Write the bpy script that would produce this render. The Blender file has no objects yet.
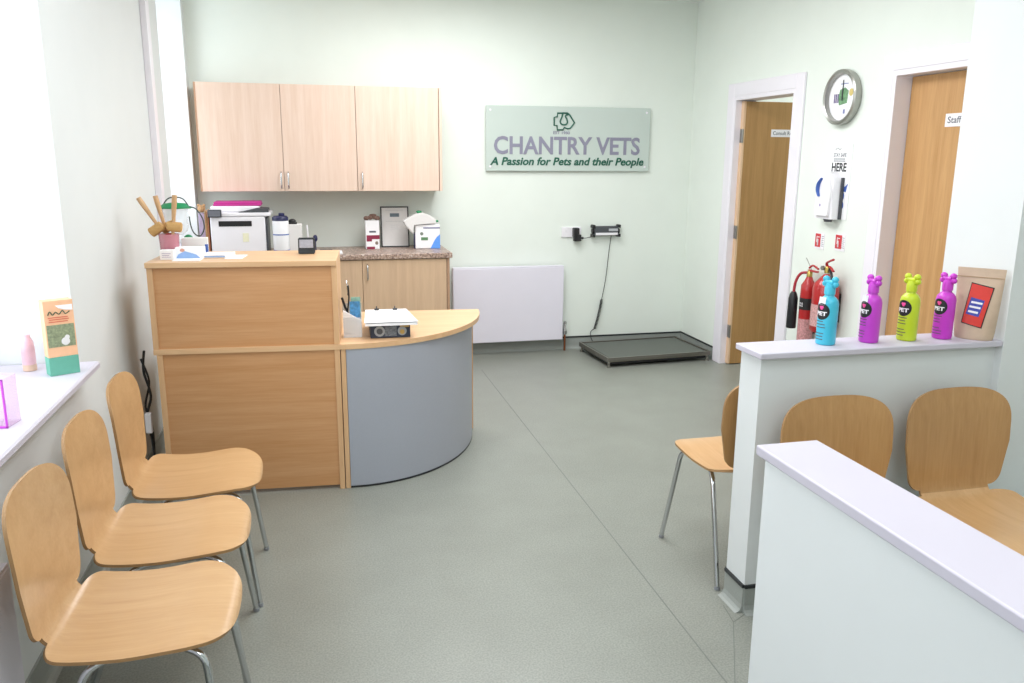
import bpy, bmesh, math, random
from mathutils import Vector, Matrix
random.seed(7)
PI = math.pi
scene = bpy.context.scene
COL = scene.collection

# ---------------------------------------------------------------- camera
cam_data = bpy.data.cameras.new('camera')
cam = bpy.data.objects.new('camera', cam_data)
COL.objects.link(cam)
cam_data.sensor_width = 36.0
cam_data.lens = 818.5 * 36.0 / 1024.0
cam_data.clip_start = 0.05
pitch, yaw, roll = math.radians(12.67), math.radians(13.64), math.radians(0.4)
right0 = Vector((math.cos(yaw), -math.sin(yaw), 0)); f0 = Vector((math.sin(yaw), math.cos(yaw), 0))
fwd = f0 * math.cos(pitch) + Vector((0, 0, -math.sin(pitch)))
up0 = f0 * math.sin(pitch) + Vector((0, 0, math.cos(pitch)))
rgt = right0 * math.cos(roll) + up0 * math.sin(roll)
upv = -right0 * math.sin(roll) + up0 * math.cos(roll)
M = Matrix((rgt, upv, -fwd)).transposed().to_4x4()
M.translation = Vector((0, 0, 1.6))
cam.matrix_world = M
scene.camera = cam

# ---------------------------------------------------------------- world, lights, exposure
scene.view_settings.view_transform = 'Standard'
scene.view_settings.look = 'None'
scene.view_settings.gamma = 1.0
scene.view_settings.use_curve_mapping = False
scene.view_settings.exposure = 0.12
world = bpy.data.worlds.new('daylight'); scene.world = world
world.use_nodes = True
bg = world.node_tree.nodes['Background']
bg.inputs[0].default_value = (0.86, 0.94, 1.0, 1); bg.inputs[1].default_value = 1.8

def area(name, loc, rot, sx, sy, power, color=(1, 1, 1), spread=PI):
    l = bpy.data.lights.new(name, 'AREA'); l.shape = 'RECTANGLE'
    l.size, l.size_y, l.energy, l.color, l.spread = sx, sy, power, color, spread
    o = bpy.data.objects.new(name, l); COL.objects.link(o)
    o.location = loc; o.rotation_euler = rot
    return o
DAY = (0.90, 0.96, 1.0); LAMP = (0.97, 0.975, 1.0)
area('daylight_front_window', (-1.32, 2.0, 1.75), (0, -PI / 2, 0), 1.7, 2.3, 24, DAY)
area('daylight_back_window', (-1.16, 6.03, 1.85), (0, -PI / 2, 0), 1.7, 0.72, 9, DAY)
for i, (x, y) in enumerate([(1.0, 5.2), (1.35, 4.0), (0.5, 2.7), (1.4, 0.9), (0.5, -0.9), (2.5, 0.6)]):
    area('ceiling_lamp', (x, y, 2.815), (0, 0, 0), 1.2, 1.0, (34, 32, 25, 13, 30, 3)[i], LAMP)
area('consulting_room_lamp', (4.3, 5.6, 2.8), (0, 0, 0), 1.0, 0.8, 18, LAMP)

# ---------------------------------------------------------------- materials
def srgb(c):
    if isinstance(c, str):
        c = [int(c[i:i + 2], 16) / 255 for i in (0, 2, 4)]
    return tuple((v / 12.92 if v <= 0.04045 else ((v + 0.055) / 1.055) ** 2.4) for v in c) + (1,)
def new_mat(name):
    m = bpy.data.materials.new(name); m.use_nodes = True
    nt = m.node_tree
    return m, nt, nt.nodes['Principled BSDF']
def plain(name, col, rough=0.5, metal=0.0, noise=0.03, scale=60, coat=0, bump=0.0):
    m, nt, b = new_mat(name)
    c = srgb(col)
    tc = nt.nodes.new('ShaderNodeTexCoord'); n = nt.nodes.new('ShaderNodeTexNoise')
    n.inputs['Scale'].default_value = scale; n.inputs['Detail'].default_value = 3
    nt.links.new(tc.outputs['Object'], n.inputs['Vector'])
    r = nt.nodes.new('ShaderNodeValToRGB')
    r.color_ramp.elements[0].position = 0.3; r.color_ramp.elements[1].position = 0.7
    r.color_ramp.elements[0].color = tuple(v * (1 - noise) for v in c[:3]) + (1,)
    r.color_ramp.elements[1].color = tuple(min(1, v * (1 + noise)) for v in c[:3]) + (1,)
    nt.links.new(n.outputs['Fac'], r.inputs['Fac']); nt.links.new(r.outputs['Color'], b.inputs['Base Color'])
    b.inputs['Roughness'].default_value = rough; b.inputs['Metallic'].default_value = metal
    if coat: b.inputs['Coat Weight'].default_value = coat
    if bump:
        bp = nt.nodes.new('ShaderNodeBump'); bp.inputs['Strength'].default_value = bump; bp.inputs['Distance'].default_value = 0.002
        nt.links.new(n.outputs['Fac'], bp.inputs['Height']); nt.links.new(bp.outputs['Normal'], b.inputs['Normal'])
    return m
def wood(name, c1, c2, axis='X', rough=0.42, scale=1.0, coat=0.0):
    """long grain along the given axis"""
    m, nt, b = new_mat(name)
    tc = nt.nodes.new('ShaderNodeTexCoord'); mp = nt.nodes.new('ShaderNodeMapping')
    s = {'X': (1.2, 26, 26), 'Y': (26, 1.2, 26), 'Z': (26, 26, 1.2)}[axis]
    mp.inputs['Scale'].default_value = tuple(v * scale for v in s)
    nt.links.new(tc.outputs['Object'], mp.inputs['Vector'])
    n = nt.nodes.new('ShaderNodeTexNoise'); n.inputs['Scale'].default_value = 1.0; n.inputs['Detail'].default_value = 5; n.inputs['Distortion'].default_value = 0.6
    n2 = nt.nodes.new('ShaderNodeTexNoise'); n2.inputs['Scale'].default_value = 6.0; n2.inputs['Detail'].default_value = 2
    nt.links.new(mp.outputs['Vector'], n.inputs['Vector']); nt.links.new(mp.outputs['Vector'], n2.inputs['Vector'])
    mx = nt.nodes.new('ShaderNodeMath'); mx.operation = 'MULTIPLY_ADD'; mx.inputs[1].default_value = 0.35
    nt.links.new(n2.outputs['Fac'], mx.inputs[0]); 
    m2 = nt.nodes.new('ShaderNodeMath'); m2.operation = 'MULTIPLY'; m2.inputs[1].default_value = 0.65
    nt.links.new(n.outputs['Fac'], m2.inputs[0]); nt.links.new(m2.outputs[0], mx.inputs[2])
    r = nt.nodes.new('ShaderNodeValToRGB')
    r.color_ramp.elements[0].position = 0.32; r.color_ramp.elements[1].position = 0.66
    r.color_ramp.elements[0].color = srgb(c1); r.color_ramp.elements[1].color = srgb(c2)
    nt.links.new(mx.outputs[0], r.inputs['Fac']); nt.links.new(r.outputs['Color'], b.inputs['Base Color'])
    b.inputs['Roughness'].default_value = rough
    if coat: b.inputs['Coat Weight'].default_value = coat; b.inputs['Coat Roughness'].default_value = 0.25
    return m
def glassy(name, col, mix=0.25, rough=0.05):
    """thin clear sheet: mostly transparent with a little tinted gloss"""
    m, nt, b = new_mat(name)
    t = nt.nodes.new('ShaderNodeBsdfTransparent'); t.inputs[0].default_value = (1, 1, 1, 1)
    b.inputs['Base Color'].default_value = srgb(col); b.inputs['Roughness'].default_value = rough
    x = nt.nodes.new('ShaderNodeMixShader'); x.inputs[0].default_value = mix
    nt.links.new(t.outputs[0], x.inputs[1]); nt.links.new(b.outputs[0], x.inputs[2])
    nt.links.new(x.outputs[0], nt.nodes['Material Output'].inputs['Surface'])
    return m
def floor_material():
    m, nt, b = new_mat('grey_green_vinyl')
    tc = nt.nodes.new('ShaderNodeTexCoord')
    n1 = nt.nodes.new('ShaderNodeTexNoise'); n1.inputs['Scale'].default_value = 150; n1.inputs['Detail'].default_value = 3
    n2 = nt.nodes.new('ShaderNodeTexNoise'); n2.inputs['Scale'].default_value = 3.0; n2.inputs['Detail'].default_value = 8; n2.inputs['Roughness'].default_value = 0.65
    for n in (n1, n2): nt.links.new(tc.outputs['Object'], n.inputs['Vector'])
    r1 = nt.nodes.new('ShaderNodeValToRGB')
    r1.color_ramp.elements[0].position = 0.36; r1.color_ramp.elements[1].position = 0.62
    r1.color_ramp.elements[0].color = srgb('83867f'); r1.color_ramp.elements[1].color = srgb('95988f')
    nt.links.new(n1.outputs['Fac'], r1.inputs['Fac'])
    r2 = nt.nodes.new('ShaderNodeValToRGB')
    r2.color_ramp.elements[0].position = 0.3; r2.color_ramp.elements[1].position = 0.7
    r2.color_ramp.elements[0].color = (0.87, 0.87, 0.86, 1); r2.color_ramp.elements[1].color = (1, 1, 1, 1)
    nt.links.new(n2.outputs['Fac'], r2.inputs['Fac'])
    mul = nt.nodes.new('ShaderNodeMix'); mul.data_type = 'RGBA'; mul.blend_type = 'MULTIPLY'; mul.inputs[0].default_value = 1
    nt.links.new(r1.outputs['Color'], mul.inputs[6]); nt.links.new(r2.outputs['Color'], mul.inputs[7])
    nt.links.new(mul.outputs[2], b.inputs['Base Color'])
    b.inputs['Roughness'].default_value = 0.38
    bp = nt.nodes.new('ShaderNodeBump'); bp.inputs['Strength'].default_value = 0.15; bp.inputs['Distance'].default_value = 0.001
    nt.links.new(n1.outputs['Fac'], bp.inputs['Height']); nt.links.new(bp.outputs['Normal'], b.inputs['Normal'])
    return m
def laminate_material():
    m, nt, b = new_mat('speckled_brown_laminate')
    tc = nt.nodes.new('ShaderNodeTexCoord')
    v = nt.nodes.new('ShaderNodeTexVoronoi'); v.inputs['Scale'].default_value = 95
    n = nt.nodes.new('ShaderNodeTexNoise'); n.inputs['Scale'].default_value = 60; n.inputs['Detail'].default_value = 4
    nt.links.new(tc.outputs['Object'], v.inputs['Vector']); nt.links.new(tc.outputs['Object'], n.inputs['Vector'])
    mx = nt.nodes.new('ShaderNodeMix'); mx.data_type = 'RGBA'; mx.inputs[0].default_value = 0.5
    nt.links.new(v.outputs['Color'], mx.inputs[6]); nt.links.new(n.outputs['Fac'], mx.inputs[7])
    r = nt.nodes.new('ShaderNodeValToRGB')
    for p, c in ((0.25, '5b4640'), (0.5, '8d7468'), (0.62, 'b9a090')):
        if p == 0.25: e = r.color_ramp.elements[0]; e.position = p
        elif p == 0.62: e = r.color_ramp.elements[1]; e.position = p
        else: e = r.color_ramp.elements.new(p)
        e.color = srgb(c)
    bw = nt.nodes.new('ShaderNodeRGBToBW'); nt.links.new(mx.outputs[2], bw.inputs[0])
    nt.links.new(bw.outputs[0], r.inputs['Fac']); nt.links.new(r.outputs['Color'], b.inputs['Base Color'])
    b.inputs['Roughness'].default_value = 0.35
    return m

WALL = plain('mint_wall_paint', 'e9f0e8', 0.75, noise=0.012, scale=4)
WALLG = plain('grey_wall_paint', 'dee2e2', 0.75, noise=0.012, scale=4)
CEIL = plain('ceiling_white', 'f0f2f0', 0.8, noise=0.01)
FLOOR = floor_material()
VINYL = plain('skirting_vinyl', '999e99', 0.4, noise=0.05, scale=200)
SEAM = plain('weld_seam', '70756f', 0.5)
BLACKSTRIP = plain('black_capping', '26292c', 0.4)
GLOSS = plain('white_gloss_paint', 'efebf2', 0.3, noise=0.01, scale=5)
LEDGE = plain('white_gloss_board', 'cac6d2', 0.45, noise=0.01, scale=5)
RADW = plain('radiator_enamel', 'e6e3ee', 0.3, noise=0.01, scale=5)
BEECH = wood('beech_laminate', 'c18c5a', 'cf9e71', 'X')
BEECHZ = wood('beech_laminate_upright', 'd0a478', 'dcb489', 'Z')
BEECHTOP = wood('beech_worktop', 'd3a97e', 'dfb98f', 'X', rough=0.35)
CABW = wood('pale_maple_door', 'dcbfaa', 'e7cfbe', 'Z')
CABB = wood('maple_base_door', 'c7a88a', 'd6b999', 'Z')
CABSIDE = plain('cabinet_carcass', 'b08d72', 0.5)
CHAIRW = wood('light_oak_ply', 'bb9265', 'c9a376', 'X', rough=0.3, scale=0.8, coat=0.3)
CHAIRBACK = wood('oak_ply_backrest', 'a97d49', 'ba8f5b', 'Z', rough=0.35, scale=0.9, coat=0.2)
CHAIRO = wood('oak_ply_seat', 'c69a68', 'd5ac7c', 'X', rough=0.35, scale=0.8, coat=0.2)
PLY = plain('ply_edge', 'a07c52', 0.6)
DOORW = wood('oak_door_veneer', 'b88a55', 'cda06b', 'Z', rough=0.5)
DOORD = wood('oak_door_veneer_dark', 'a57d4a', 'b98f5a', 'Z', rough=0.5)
DOOREDGE = wood('pale_door_lipping', 'dcb690', 'e6c6a4', 'Z')
GREYP = plain('silver_grey_laminate', 'a2a6b0', 0.4, noise=0.015, scale=120)
CHROME = plain('chrome', 'c9cbcd', 0.13, 1.0, noise=0.0)
FOOT = plain('grey_foot', '84868a', 0.4)
STEEL = plain('brushed_steel', '9c9a94', 0.35, 1.0, noise=0.05)
SCALEDARK = plain('dark_grey_rubber_mat', '5c605a', 0.55, noise=0.1, scale=300)
SCALERIM = plain('scale_rim', '77746c', 0.35, 0.6)
BLACK = plain('black_plastic', '1d1f22', 0.4)
DGREY = plain('dark_grey_plastic', '4c4f54', 0.45)
WHITE = plain('white_plastic', 'f2f0f4', 0.35, noise=0.005)
PAPER = plain('white_paper', 'f4f4f6', 0.8, noise=0.005)
PAPERC = plain('cream_paper', 'e4e2e0', 0.8, noise=0.01)
GREEN = plain('sign_green', '1c5c4a', 0.5, noise=0.01)
LETTER = plain('silver_letters', '8d8c9f', 0.4, noise=0.01)
SIGNP = plain('frosted_acrylic', 'c6d2cb', 0.25, noise=0.01, scale=3)
CLEAR = glassy('clear_plastic', 'e8eef2', 0.3)
PANE = glassy('window_pane', 'f4f8ff', 0.08)
PINKCLEAR = glassy('pink_clear_plastic', 'f6d4f3', 0.22, 0.15)
RED = plain('extinguisher_red', 'b01f22', 0.3, coat=0.4)
REDP = plain('red_card', 'c8323a', 0.5)
BRASS = plain('brass', 'b09a55', 0.3, 0.9)
COPPER = plain('copper_pipe', '9b5f40', 0.35, 0.8)
BLUE = plain('blue_plastic', '3f62b0', 0.35)
LBLUE = plain('light_blue_print', '8fb0e0', 0.6)
NAVY = plain('navy_plastic', '23264e', 0.4)
MAGF = plain('magenta_folder', 'c2318f', 0.5)
TEAL = plain('turquoise_bottle', '45bcd8', 0.28, noise=0.01)
MAG = plain('purple_pink_bottle', 'c542c8', 0.28, noise=0.01)
MAG2 = plain('magenta_bottle', 'c83bc6', 0.28, noise=0.01)
LIME = plain('lime_bottle', 'c3d72c', 0.28, noise=0.01)
HEART = plain('pink_print', 'ee4d9a', 0.5)
KRAFT = plain('kraft_paper', 'cbb39c', 0.7, noise=0.06, scale=25, bump=0.3)
POUCHRED = plain('red_label', 'd8392f', 0.45, noise=0.05, scale=40)
POUCHBLUE = plain('blue_lettering', '3c49a8', 0.5)
TUBPLA = glassy('tub_clear_pink', 'e9a6b4', 0.45, 0.2)
TOYRED = plain('dark_red_rubber', 'a82a38', 0.35)
BRUSHW = wood('bare_beech_handle', 'bd9468', 'd0aa80', 'Z', rough=0.6)
GREENP = plain('green_plastic', '1f8a58', 0.4)
DCORD = plain('dark_cord', '3d4a44', 0.6)
ORANGE = plain('peach_card', 'f0bd95', 0.6, noise=0.05, scale=30)
CGREEN = plain('sea_green_card', '66ae98', 0.6)
OLIVE = plain('olive_print', '8b9474', 0.6, noise=0.3, scale=120)
MAROON = plain('maroon_print', '8e2846', 0.6)
TAN = plain('tan_plush', 'b08a62', 0.9, noise=0.15, scale=80)
LILAC = plain('lilac_card', 'b8a8c4', 0.7)
CLOCKG = plain('clock_ring', 'a8a8a2', 0.28, 0.7)
DKBLUE = plain('file_box_blue', '2a3346', 0.5)
SKYPIC = plain('blue_picture_print', '4f93c8', 0.6, noise=0.3, scale=60)
GREYPIC = plain('grey_green_print', '7a8478', 0.6, noise=0.3, scale=60)
YELLOWG = plain('gold_print', 'b99a58', 0.6)
TEXTG = plain('grey_ink', '5e626c', 0.6)
INK = plain('black_ink', '202226', 0.6)

# ---------------------------------------------------------------- geometry helpers
def box(bm, x0, x1, y0, y1, z0, z1, bev=0.0, mi=0, seg=2, rot=None, org=None):
    vs = [bm.verts.new((x, y, z)) for x in (x0, x1) for y in (y0, y1) for z in (z0, z1)]
    q = [(0, 1, 3, 2), (4, 6, 7, 5), (0, 4, 5, 1), (2, 3, 7, 6), (0, 2, 6, 4), (1, 5, 7, 3)]
    fs = [bm.faces.new([vs[i] for i in f]) for f in q]
    if bev > 0:
        es = list({e for f in fs for e in f.edges})
        r = bmesh.ops.bevel(bm, geom=es, offset=bev, segments=seg, affect='EDGES', profile=0.5)
        fs = [f for f in set(r['faces']) | {f for f in fs if f.is_valid}]
    allv = {v for f in fs if f.is_valid for v in f.verts}
    for f in fs:
        if f.is_valid:
            f.material_index = mi
            if bev > 0: f.smooth = True
    if rot is not None:
        bmesh.ops.transform(bm, matrix=Matrix.Translation(org or (0, 0, 0)) @ rot, verts=list(allv))
    return allv
def ring_fill(bm, ra, rb, mi=0, smooth=True):
    n = len(ra)
    for i in range(n):
        f = bm.faces.new((ra[i], ra[(i + 1) % n], rb[(i + 1) % n], rb[i])); f.material_index = mi; f.smooth = smooth
def smooth_path(pts, n=6):
    P = [Vector(p) for p in pts]; out = []
    for i in range(len(P) - 1):
        a = P[max(0, i - 1)]; b = P[i]; c = P[i + 1]; d = P[min(len(P) - 1, i + 2)]
        for k in range(n):
            t = k / n
            out.append(0.5 * ((2 * b) + (c - a) * t + (2 * a - 5 * b + 4 * c - d) * t * t + (3 * b - a - 3 * c + d) * t ** 3))
    out.append(P[-1]); return out
def tube(bm, pts, r, n=10, mi=0, flat=1.0, closed=False):
    P = [Vector(p) for p in pts]; rings = []
    R = r if isinstance(r, (list, tuple)) else [r] * len(P)
    t0 = (P[1] - P[0]).normalized(); ref = Vector((0, 0, 1)) if abs(t0.z) < 0.9 else Vector((1, 0, 0))
    u = t0.cross(ref).normalized()
    for i, p in enumerate(P):
        if closed: t = P[(i + 1) % len(P)] - P[i - 1]
        else: t = P[min(i + 1, len(P) - 1)] - P[max(i - 1, 0)]
        t.normalize(); u = (u - t * u.dot(t)).normalized(); v = t.cross(u)
        rings.append([bm.verts.new(p + (u * math.cos(a) + v * math.sin(a) * flat) * R[i]) for a in [2 * PI * k / n for k in range(n)]])
    for i in range(len(rings) - 1): ring_fill(bm, rings[i], rings[i + 1], mi)
    if closed: ring_fill(bm, rings[-1], rings[0], mi)
    else:
        f = bm.faces.new(rings[0][::-1]); f.material_index = mi
        f = bm.faces.new(rings[-1]); f.material_index = mi
def lathe(bm, prof, n=28, c=(0, 0, 0), mi=0, mat=None, caps=True, smooth=True):
    rings = []
    for r, z in prof:
        vs = []
        for k in range(n):
            a = 2 * PI * k / n
            p = Vector((r * math.cos(a), r * math.sin(a), z))
            if mat is not None: p = mat @ p
            vs.append(bm.verts.new(p + Vector(c)))
        rings.append(vs)
    for i in range(len(rings) - 1): ring_fill(bm, rings[i], rings[i + 1], mi, smooth)
    if caps:
        f = bm.faces.new(rings[0][::-1]); f.material_index = mi
        f = bm.faces.new(rings[-1]); f.material_index = mi
def ball(bm, c, r, mi=0, sc=(1, 1, 1), seg=14):
    r_ = bmesh.ops.create_uvsphere(bm, u_segments=seg, v_segments=seg // 2 + 2, radius=r)
    for v in r_['verts']: v.co = Vector((v.co.x * sc[0], v.co.y * sc[1], v.co.z * sc[2])) + Vector(c)
    for f in {f for v in r_['verts'] for f in v.link_faces}: f.material_index = mi; f.smooth = True
def prism(bm, poly, z0, z1, mi=0, axis='Z', mi_side=None, smooth=False):
    def P(a, b, c): return {'Z': (a, b, c), 'Y': (a, c, b), 'X': (c, a, b)}[axis]
    A = [bm.verts.new(P(a, b, z0)) for a, b in poly]; B = [bm.verts.new(P(a, b, z1)) for a, b in poly]
    for f in (bm.faces.new(A[::-1]), bm.faces.new(B)): f.material_index = mi
    n = len(poly)
    for i in range(n):
        f = bm.faces.new((A[i], A[(i + 1) % n], B[(i + 1) % n], B[i])); f.material_index = mi if mi_side is None else mi_side; f.smooth = smooth
def obj(name, bm, mats, parent=None, loc=None, rotz=0.0):
    bmesh.ops.recalc_face_normals(bm, faces=bm.faces[:])
    for e in bm.edges:
        if len(e.link_faces) == 2 and e.calc_face_angle(0) > 0.87: e.smooth = False
    me = bpy.data.meshes.new(name); bm.to_mesh(me); bm.free()
    for m in (mats if isinstance(mats, (list, tuple)) else [mats]): me.materials.append(m)
    o = bpy.data.objects.new(name, me); COL.objects.link(o)
    if parent is not None: o.parent = parent
    if loc is not None: o.location = loc
    if rotz: o.rotation_euler[2] = rotz
    return o
def B(): return bmesh.new()
def boxo(name, dims, mat, parent=None, bev=0.0, **k):
    bm = B(); box(bm, *dims, bev=bev); return obj(name, bm, mat, parent, **k)
def tag(o, label, cat, group=None):
    o['label'] = label; o['category'] = cat
    if group: o['group'] = group
    return o
def thing(name, label, cat, loc=(0, 0, 0), rotz=0.0, group=None):
    o = bpy.data.objects.new(name, None); COL.objects.link(o)
    o.empty_display_size = 0.05; o.location = loc; o.rotation_euler = (0, 0, rotz)
    return tag(o, label, cat, group)
def struct(o):
    o['kind'] = 'structure'; return o
def copy_tree(o, parent=None):
    c = o.copy(); COL.objects.link(c)
    if parent is not None: c.parent = parent
    for ch in list(o.children): copy_tree(ch, c)
    return c
def text(name, s, mat, parent, x, z, w, h, y=0.0, extrude=0.0006, bold=0.0, shear=0.0, wrap=None):
    """raised lettering in the local XZ plane, facing -Y; x,z = lower-left corner; w,h = size"""
    cu = bpy.data.curves.new(name, 'FONT'); cu.body = s; cu.offset = bold; cu.shear = shear; cu.resolution_u = 3
    tmp = bpy.data.objects.new(name, cu)
    me = bpy.data.meshes.new_from_object(tmp); bpy.data.objects.remove(tmp); bpy.data.curves.remove(cu)
    xs = [v.co.x for v in me.vertices]; ys = [v.co.y for v in me.vertices]
    sx = w / (max(xs) - min(xs)); sz = h / (max(ys) - min(ys)); x0, y0 = min(xs), min(ys)
    bm = B(); bm.from_mesh(me); bpy.data.meshes.remove(me)
    for v in bm.verts: v.co = Vector((x + (v.co.x - x0) * sx, 0, z + (v.co.y - y0) * sz))
    r = bmesh.ops.extrude_face_region(bm, geom=bm.faces[:])
    for g in r['geom']:
        if isinstance(g, bmesh.types.BMVert): g.co.y -= extrude
    for v in bm.verts:
        if wrap: R = wrap; a = v.co.x / R; rr = R - v.co.y; v.co = Vector((rr * math.sin(a), -rr * math.cos(a), v.co.z))
        else: v.co.y += y
    return obj(name, bm, mat, parent)
def lines(bm, x0, x1, z_list, y, th=0.0012, mi=0, jag=0.25):
    for z in z_list:
        a = x0 + random.random() * jag * (x1 - x0) * 0.3; b = x1 - random.random() * jag * (x1 - x0)
        box(bm, a, b, y - 0.0005, y, z, z + th, mi=mi)

# ================================================================ ROOM SHELL
XL, XR, YB, YF, ZC = -0.87, 3.13, 6.55, -2.3, 2.84
fl = struct(boxo('floor', (-1.6, 5.6, YF - .2, 6.85, -0.1, 0.0), FLOOR))
struct(boxo('ceiling', (-1.6, 5.6, YF - .2, 6.85, ZC, ZC + 0.1), CEIL))
struct(boxo('wall_back', (-1.4, 5.4, YB, YB + .2, 0, ZC), WALL))
struct(boxo('wall_front', (-1.3, XR + .2, YF - .15, YF, 0, ZC), WALL))
# left wall with two window openings
bm = B()
box(bm, XL - .45, XL, YF, 0.75, 0, ZC)
box(bm, XL - .45, XL, 0.75, 3.24, 0, 0.83); box(bm, XL - .45, XL, 0.75, 3.24, 2.62, ZC)
box(bm, XL - .45, XL, 3.24, 5.66, 0, ZC)
box(bm, XL - .45, XL, 5.66, 6.42, 0, 0.95); box(bm, XL - .45, XL, 5.66, 6.42, 2.76, ZC)
struct(obj('wall_left', bm, WALLG))
struct(boxo('wall_left_end', (XL - .45, -0.825, 6.42, YB, 0, ZC), WALLG))
# right wall with two doorways, 150 mm thick
bm = B()
T = 0.15
box(bm, XR, XR + T, 5.82, YB, 0, ZC); box(bm, XR, XR + T, 5.0, 5.82, 2.055, ZC)
box(bm, XR, XR + T, 4.06, 5.0, 0, ZC); box(bm, XR, XR + T, 3.22, 4.06, 2.075, ZC)
box(bm, XR, XR + T, 2.705, 3.22, 0, ZC); box(bm, XR, XR + T, YF, 2.37, 0, ZC)
struct(obj('wall_right', bm, WALL))
struct(boxo('wall_pier', (2.39, XR + T, 2.37, 2.705, 0, ZC), WALLG))
# consulting room beyond the first door, and the corridor behind the second
bm = B(); box(bm, 5.2, 5.35, 4.2, YB, 0, ZC); box(bm, XR + T, 5.2, 4.25, 4.4, 0, ZC)
struct(obj('wall_consulting_room', bm, WALL))

# low partitions with white ledges
bm = B(); box(bm, 1.447, 2.39, 2.402, 2.535, 0, 0.948)
lowb = struct(obj('wall_low_back', bm, WALLG))
o = boxo('ledge', (1.427, 2.39, 2.372, 2.545, 0.948, 0.97), LEDGE, lowb, bev=0.004)
bm = B(); box(bm, 0.960, 1.085, -0.6, 1.545, 0, 0.948)
lowf = struct(obj('wall_low_front', bm, WALLG))
boxo('ledge', (0.95, 1.105, -0.6, 1.572, 0.948, 0.972), LEDGE, lowf, bev=0.004)

# coved vinyl skirting: profile in (out, z)
def skirt(name, segs, parent=None):
    """segs: list of (p0, p1, outward normal) on the floor plan"""
    bm = B()
    prof = [(0, 0), (0.030, 0.0), (0.018, 0.004), (0.009, 0.012), (0.005, 0.028), (0.004, 0.096), (0, 0.096)]
    cap = [(0, 0.096), (0.008, 0.096), (0.008, 0.108), (0, 0.108)]
    for p0, p1, n in segs:
        for pr, mi in ((prof, 0), (cap, 1)):
            A = [bm.verts.new((p0[0] + n[0] * a, p0[1] + n[1] * a, z + 0.0005)) for a, z in pr]
            C_ = [bm.verts.new((p1[0] + n[0] * a, p1[1] + n[1] * a, z + 0.0005)) for a, z in pr]
            k = len(pr)
            for i in range(k):
                f = bm.faces.new((A[i], A[(i + 1) % k], C_[(i + 1) % k], C_[i])); f.material_index = mi
            for f in (bm.faces.new(A), bm.faces.new(C_[::-1])): f.material_index = mi
    return struct(obj(name, bm, [VINYL, VINYL if name == 'baseboard_left' else BLACKSTRIP], parent))
skirt('baseboard_back', [((XL, YB), (XR, YB), (0, -1))])
skirt('baseboard_left', [((XL, YF), (XL, 6.42), (1, 0)), ((-0.825, 6.42), (-0.825, YB), (1, 0))])
skirt('baseboard_right', [((XR, YB), (XR, 5.93), (-1, 0)), ((XR, 4.9), (XR, 4.14), (-1, 0))])
skirt('baseboard_low_back', [((1.447, 2.402), (2.39, 2.402), (0, -1)), ((1.447, 2.402), (1.447, 2.535), (-1, 0)), ((1.447, 2.535), (2.39, 2.535), (0, 1))])
skirt('baseboard_low_front', [((0.960, -0.6), (0.960, 1.40), (-1, 0)), ((1.085, -0.6), (1.085, 1.545), (1, 0))])
# welded seams in the sheet vinyl
bm = B()
def seam(a, b, w=0.004):
    d = (Vector(b) - Vector(a)).normalized(); n = Vector((-d.y, d.x)) * w / 2
    vs = [(a[0] + n.x, a[1] + n.y), (a[0] - n.x, a[1] - n.y), (b[0] - n.x, b[1] - n.y), (b[0] + n.x, b[1] + n.y)]
    prism(bm, vs, 0.0, 0.0006)
seam((1.215, 6.0), (1.185, 0.0)); seam((1.385, 2.352), (1.22, 2.036), 0.003); seam((1.385, 2.352), (1.403, 2.46), 0.003); seam((1.385, 2.352), (1.47, 2.40), 0.003)
struct(obj('trim_1', bm, SEAM))

# boxed pipe / trunking at the left wall
struct(boxo('trim_2', (XL, XL + .035, 5.11, 5.2, 0.1, ZC), GLOSS, bev=0.004))

# windows
def window(name, y0, y1, z0, z1, xg, mull):
    bm = B(); t = 0.055; d = 0.05
    box(bm, xg - d, xg, y0, y0 + t, z0, z1, 0.004); box(bm, xg - d, xg, y1 - t, y1, z0, z1, 0.004)
    box(bm, xg - d, xg, y0 + t, y1 - t, z0, z0 + t, 0.004); box(bm, xg - d, xg, y0 + t, y1 - t, z1 - t, z1, 0.004)
    for m in mull: box(bm, xg - d, xg, m - .03, m + .03, z0 + t, z1 - t, 0.004)
    w = struct(obj(name, bm, GLOSS))
    bm = B(); box(bm, xg - d / 2 - .002, xg - d / 2 + .002, y0 + t, y1 - t, z0 + t, z1 - t)
    obj('pane', bm, PANE, w)
    return w
w1 = window('window_1', 0.75, 3.24, 0.85, 2.62, -1.22, (1.6, 2.45))
w2 = window('window_2', 5.66, 6.42, 0.97, 2.76, -1.05, ())
bm = B(); prism(bm, [(-1.22, .831), (XL + .002, .831), (XL + .002, .822), (XL + .069, .822), (XL + .075, .828), (XL + .075, .844), (XL + .069, .85), (-1.22, .85)], 0.76, 3.235, axis='Y')
obj('window_sill', bm, LEDGE, w1)
bm = B(); box(bm, -1.05, XL + .03, 5.67, 6.41, 0.95, 0.97, 0.003)
obj('window_sill', bm, LEDGE, w2)

# door frames (architraves on the reception side + linings)
def doorframe(name, y0, y1, zt, ta):
    bm = B(); x0 = XR - .018
    box(bm, x0, XR, y1, y1 + ta, 0, zt + ta, 0.004); box(bm, x0, XR, y0 - ta, y0, 0, zt + ta, 0.004)
    box(bm, x0, XR, y0, y1, zt, zt + ta, 0.004)
    box(bm, x0 + .004, XR + T, y1 - .028, y1 + .001, 0, zt); box(bm, x0 + .004, XR + T, y0 - .001, y0 + .028, 0, zt)
    box(bm, x0 + .004, XR + T, y0 + .028, y1 - .028, zt - .028, zt + .001)
    return struct(obj(name, bm, GLOSS))
doorframe('trim_3', 5.0, 5.82, 2.055, 0.095)
doorframe('trim_4', 3.22, 4.06, 2.075, 0.085)
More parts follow.
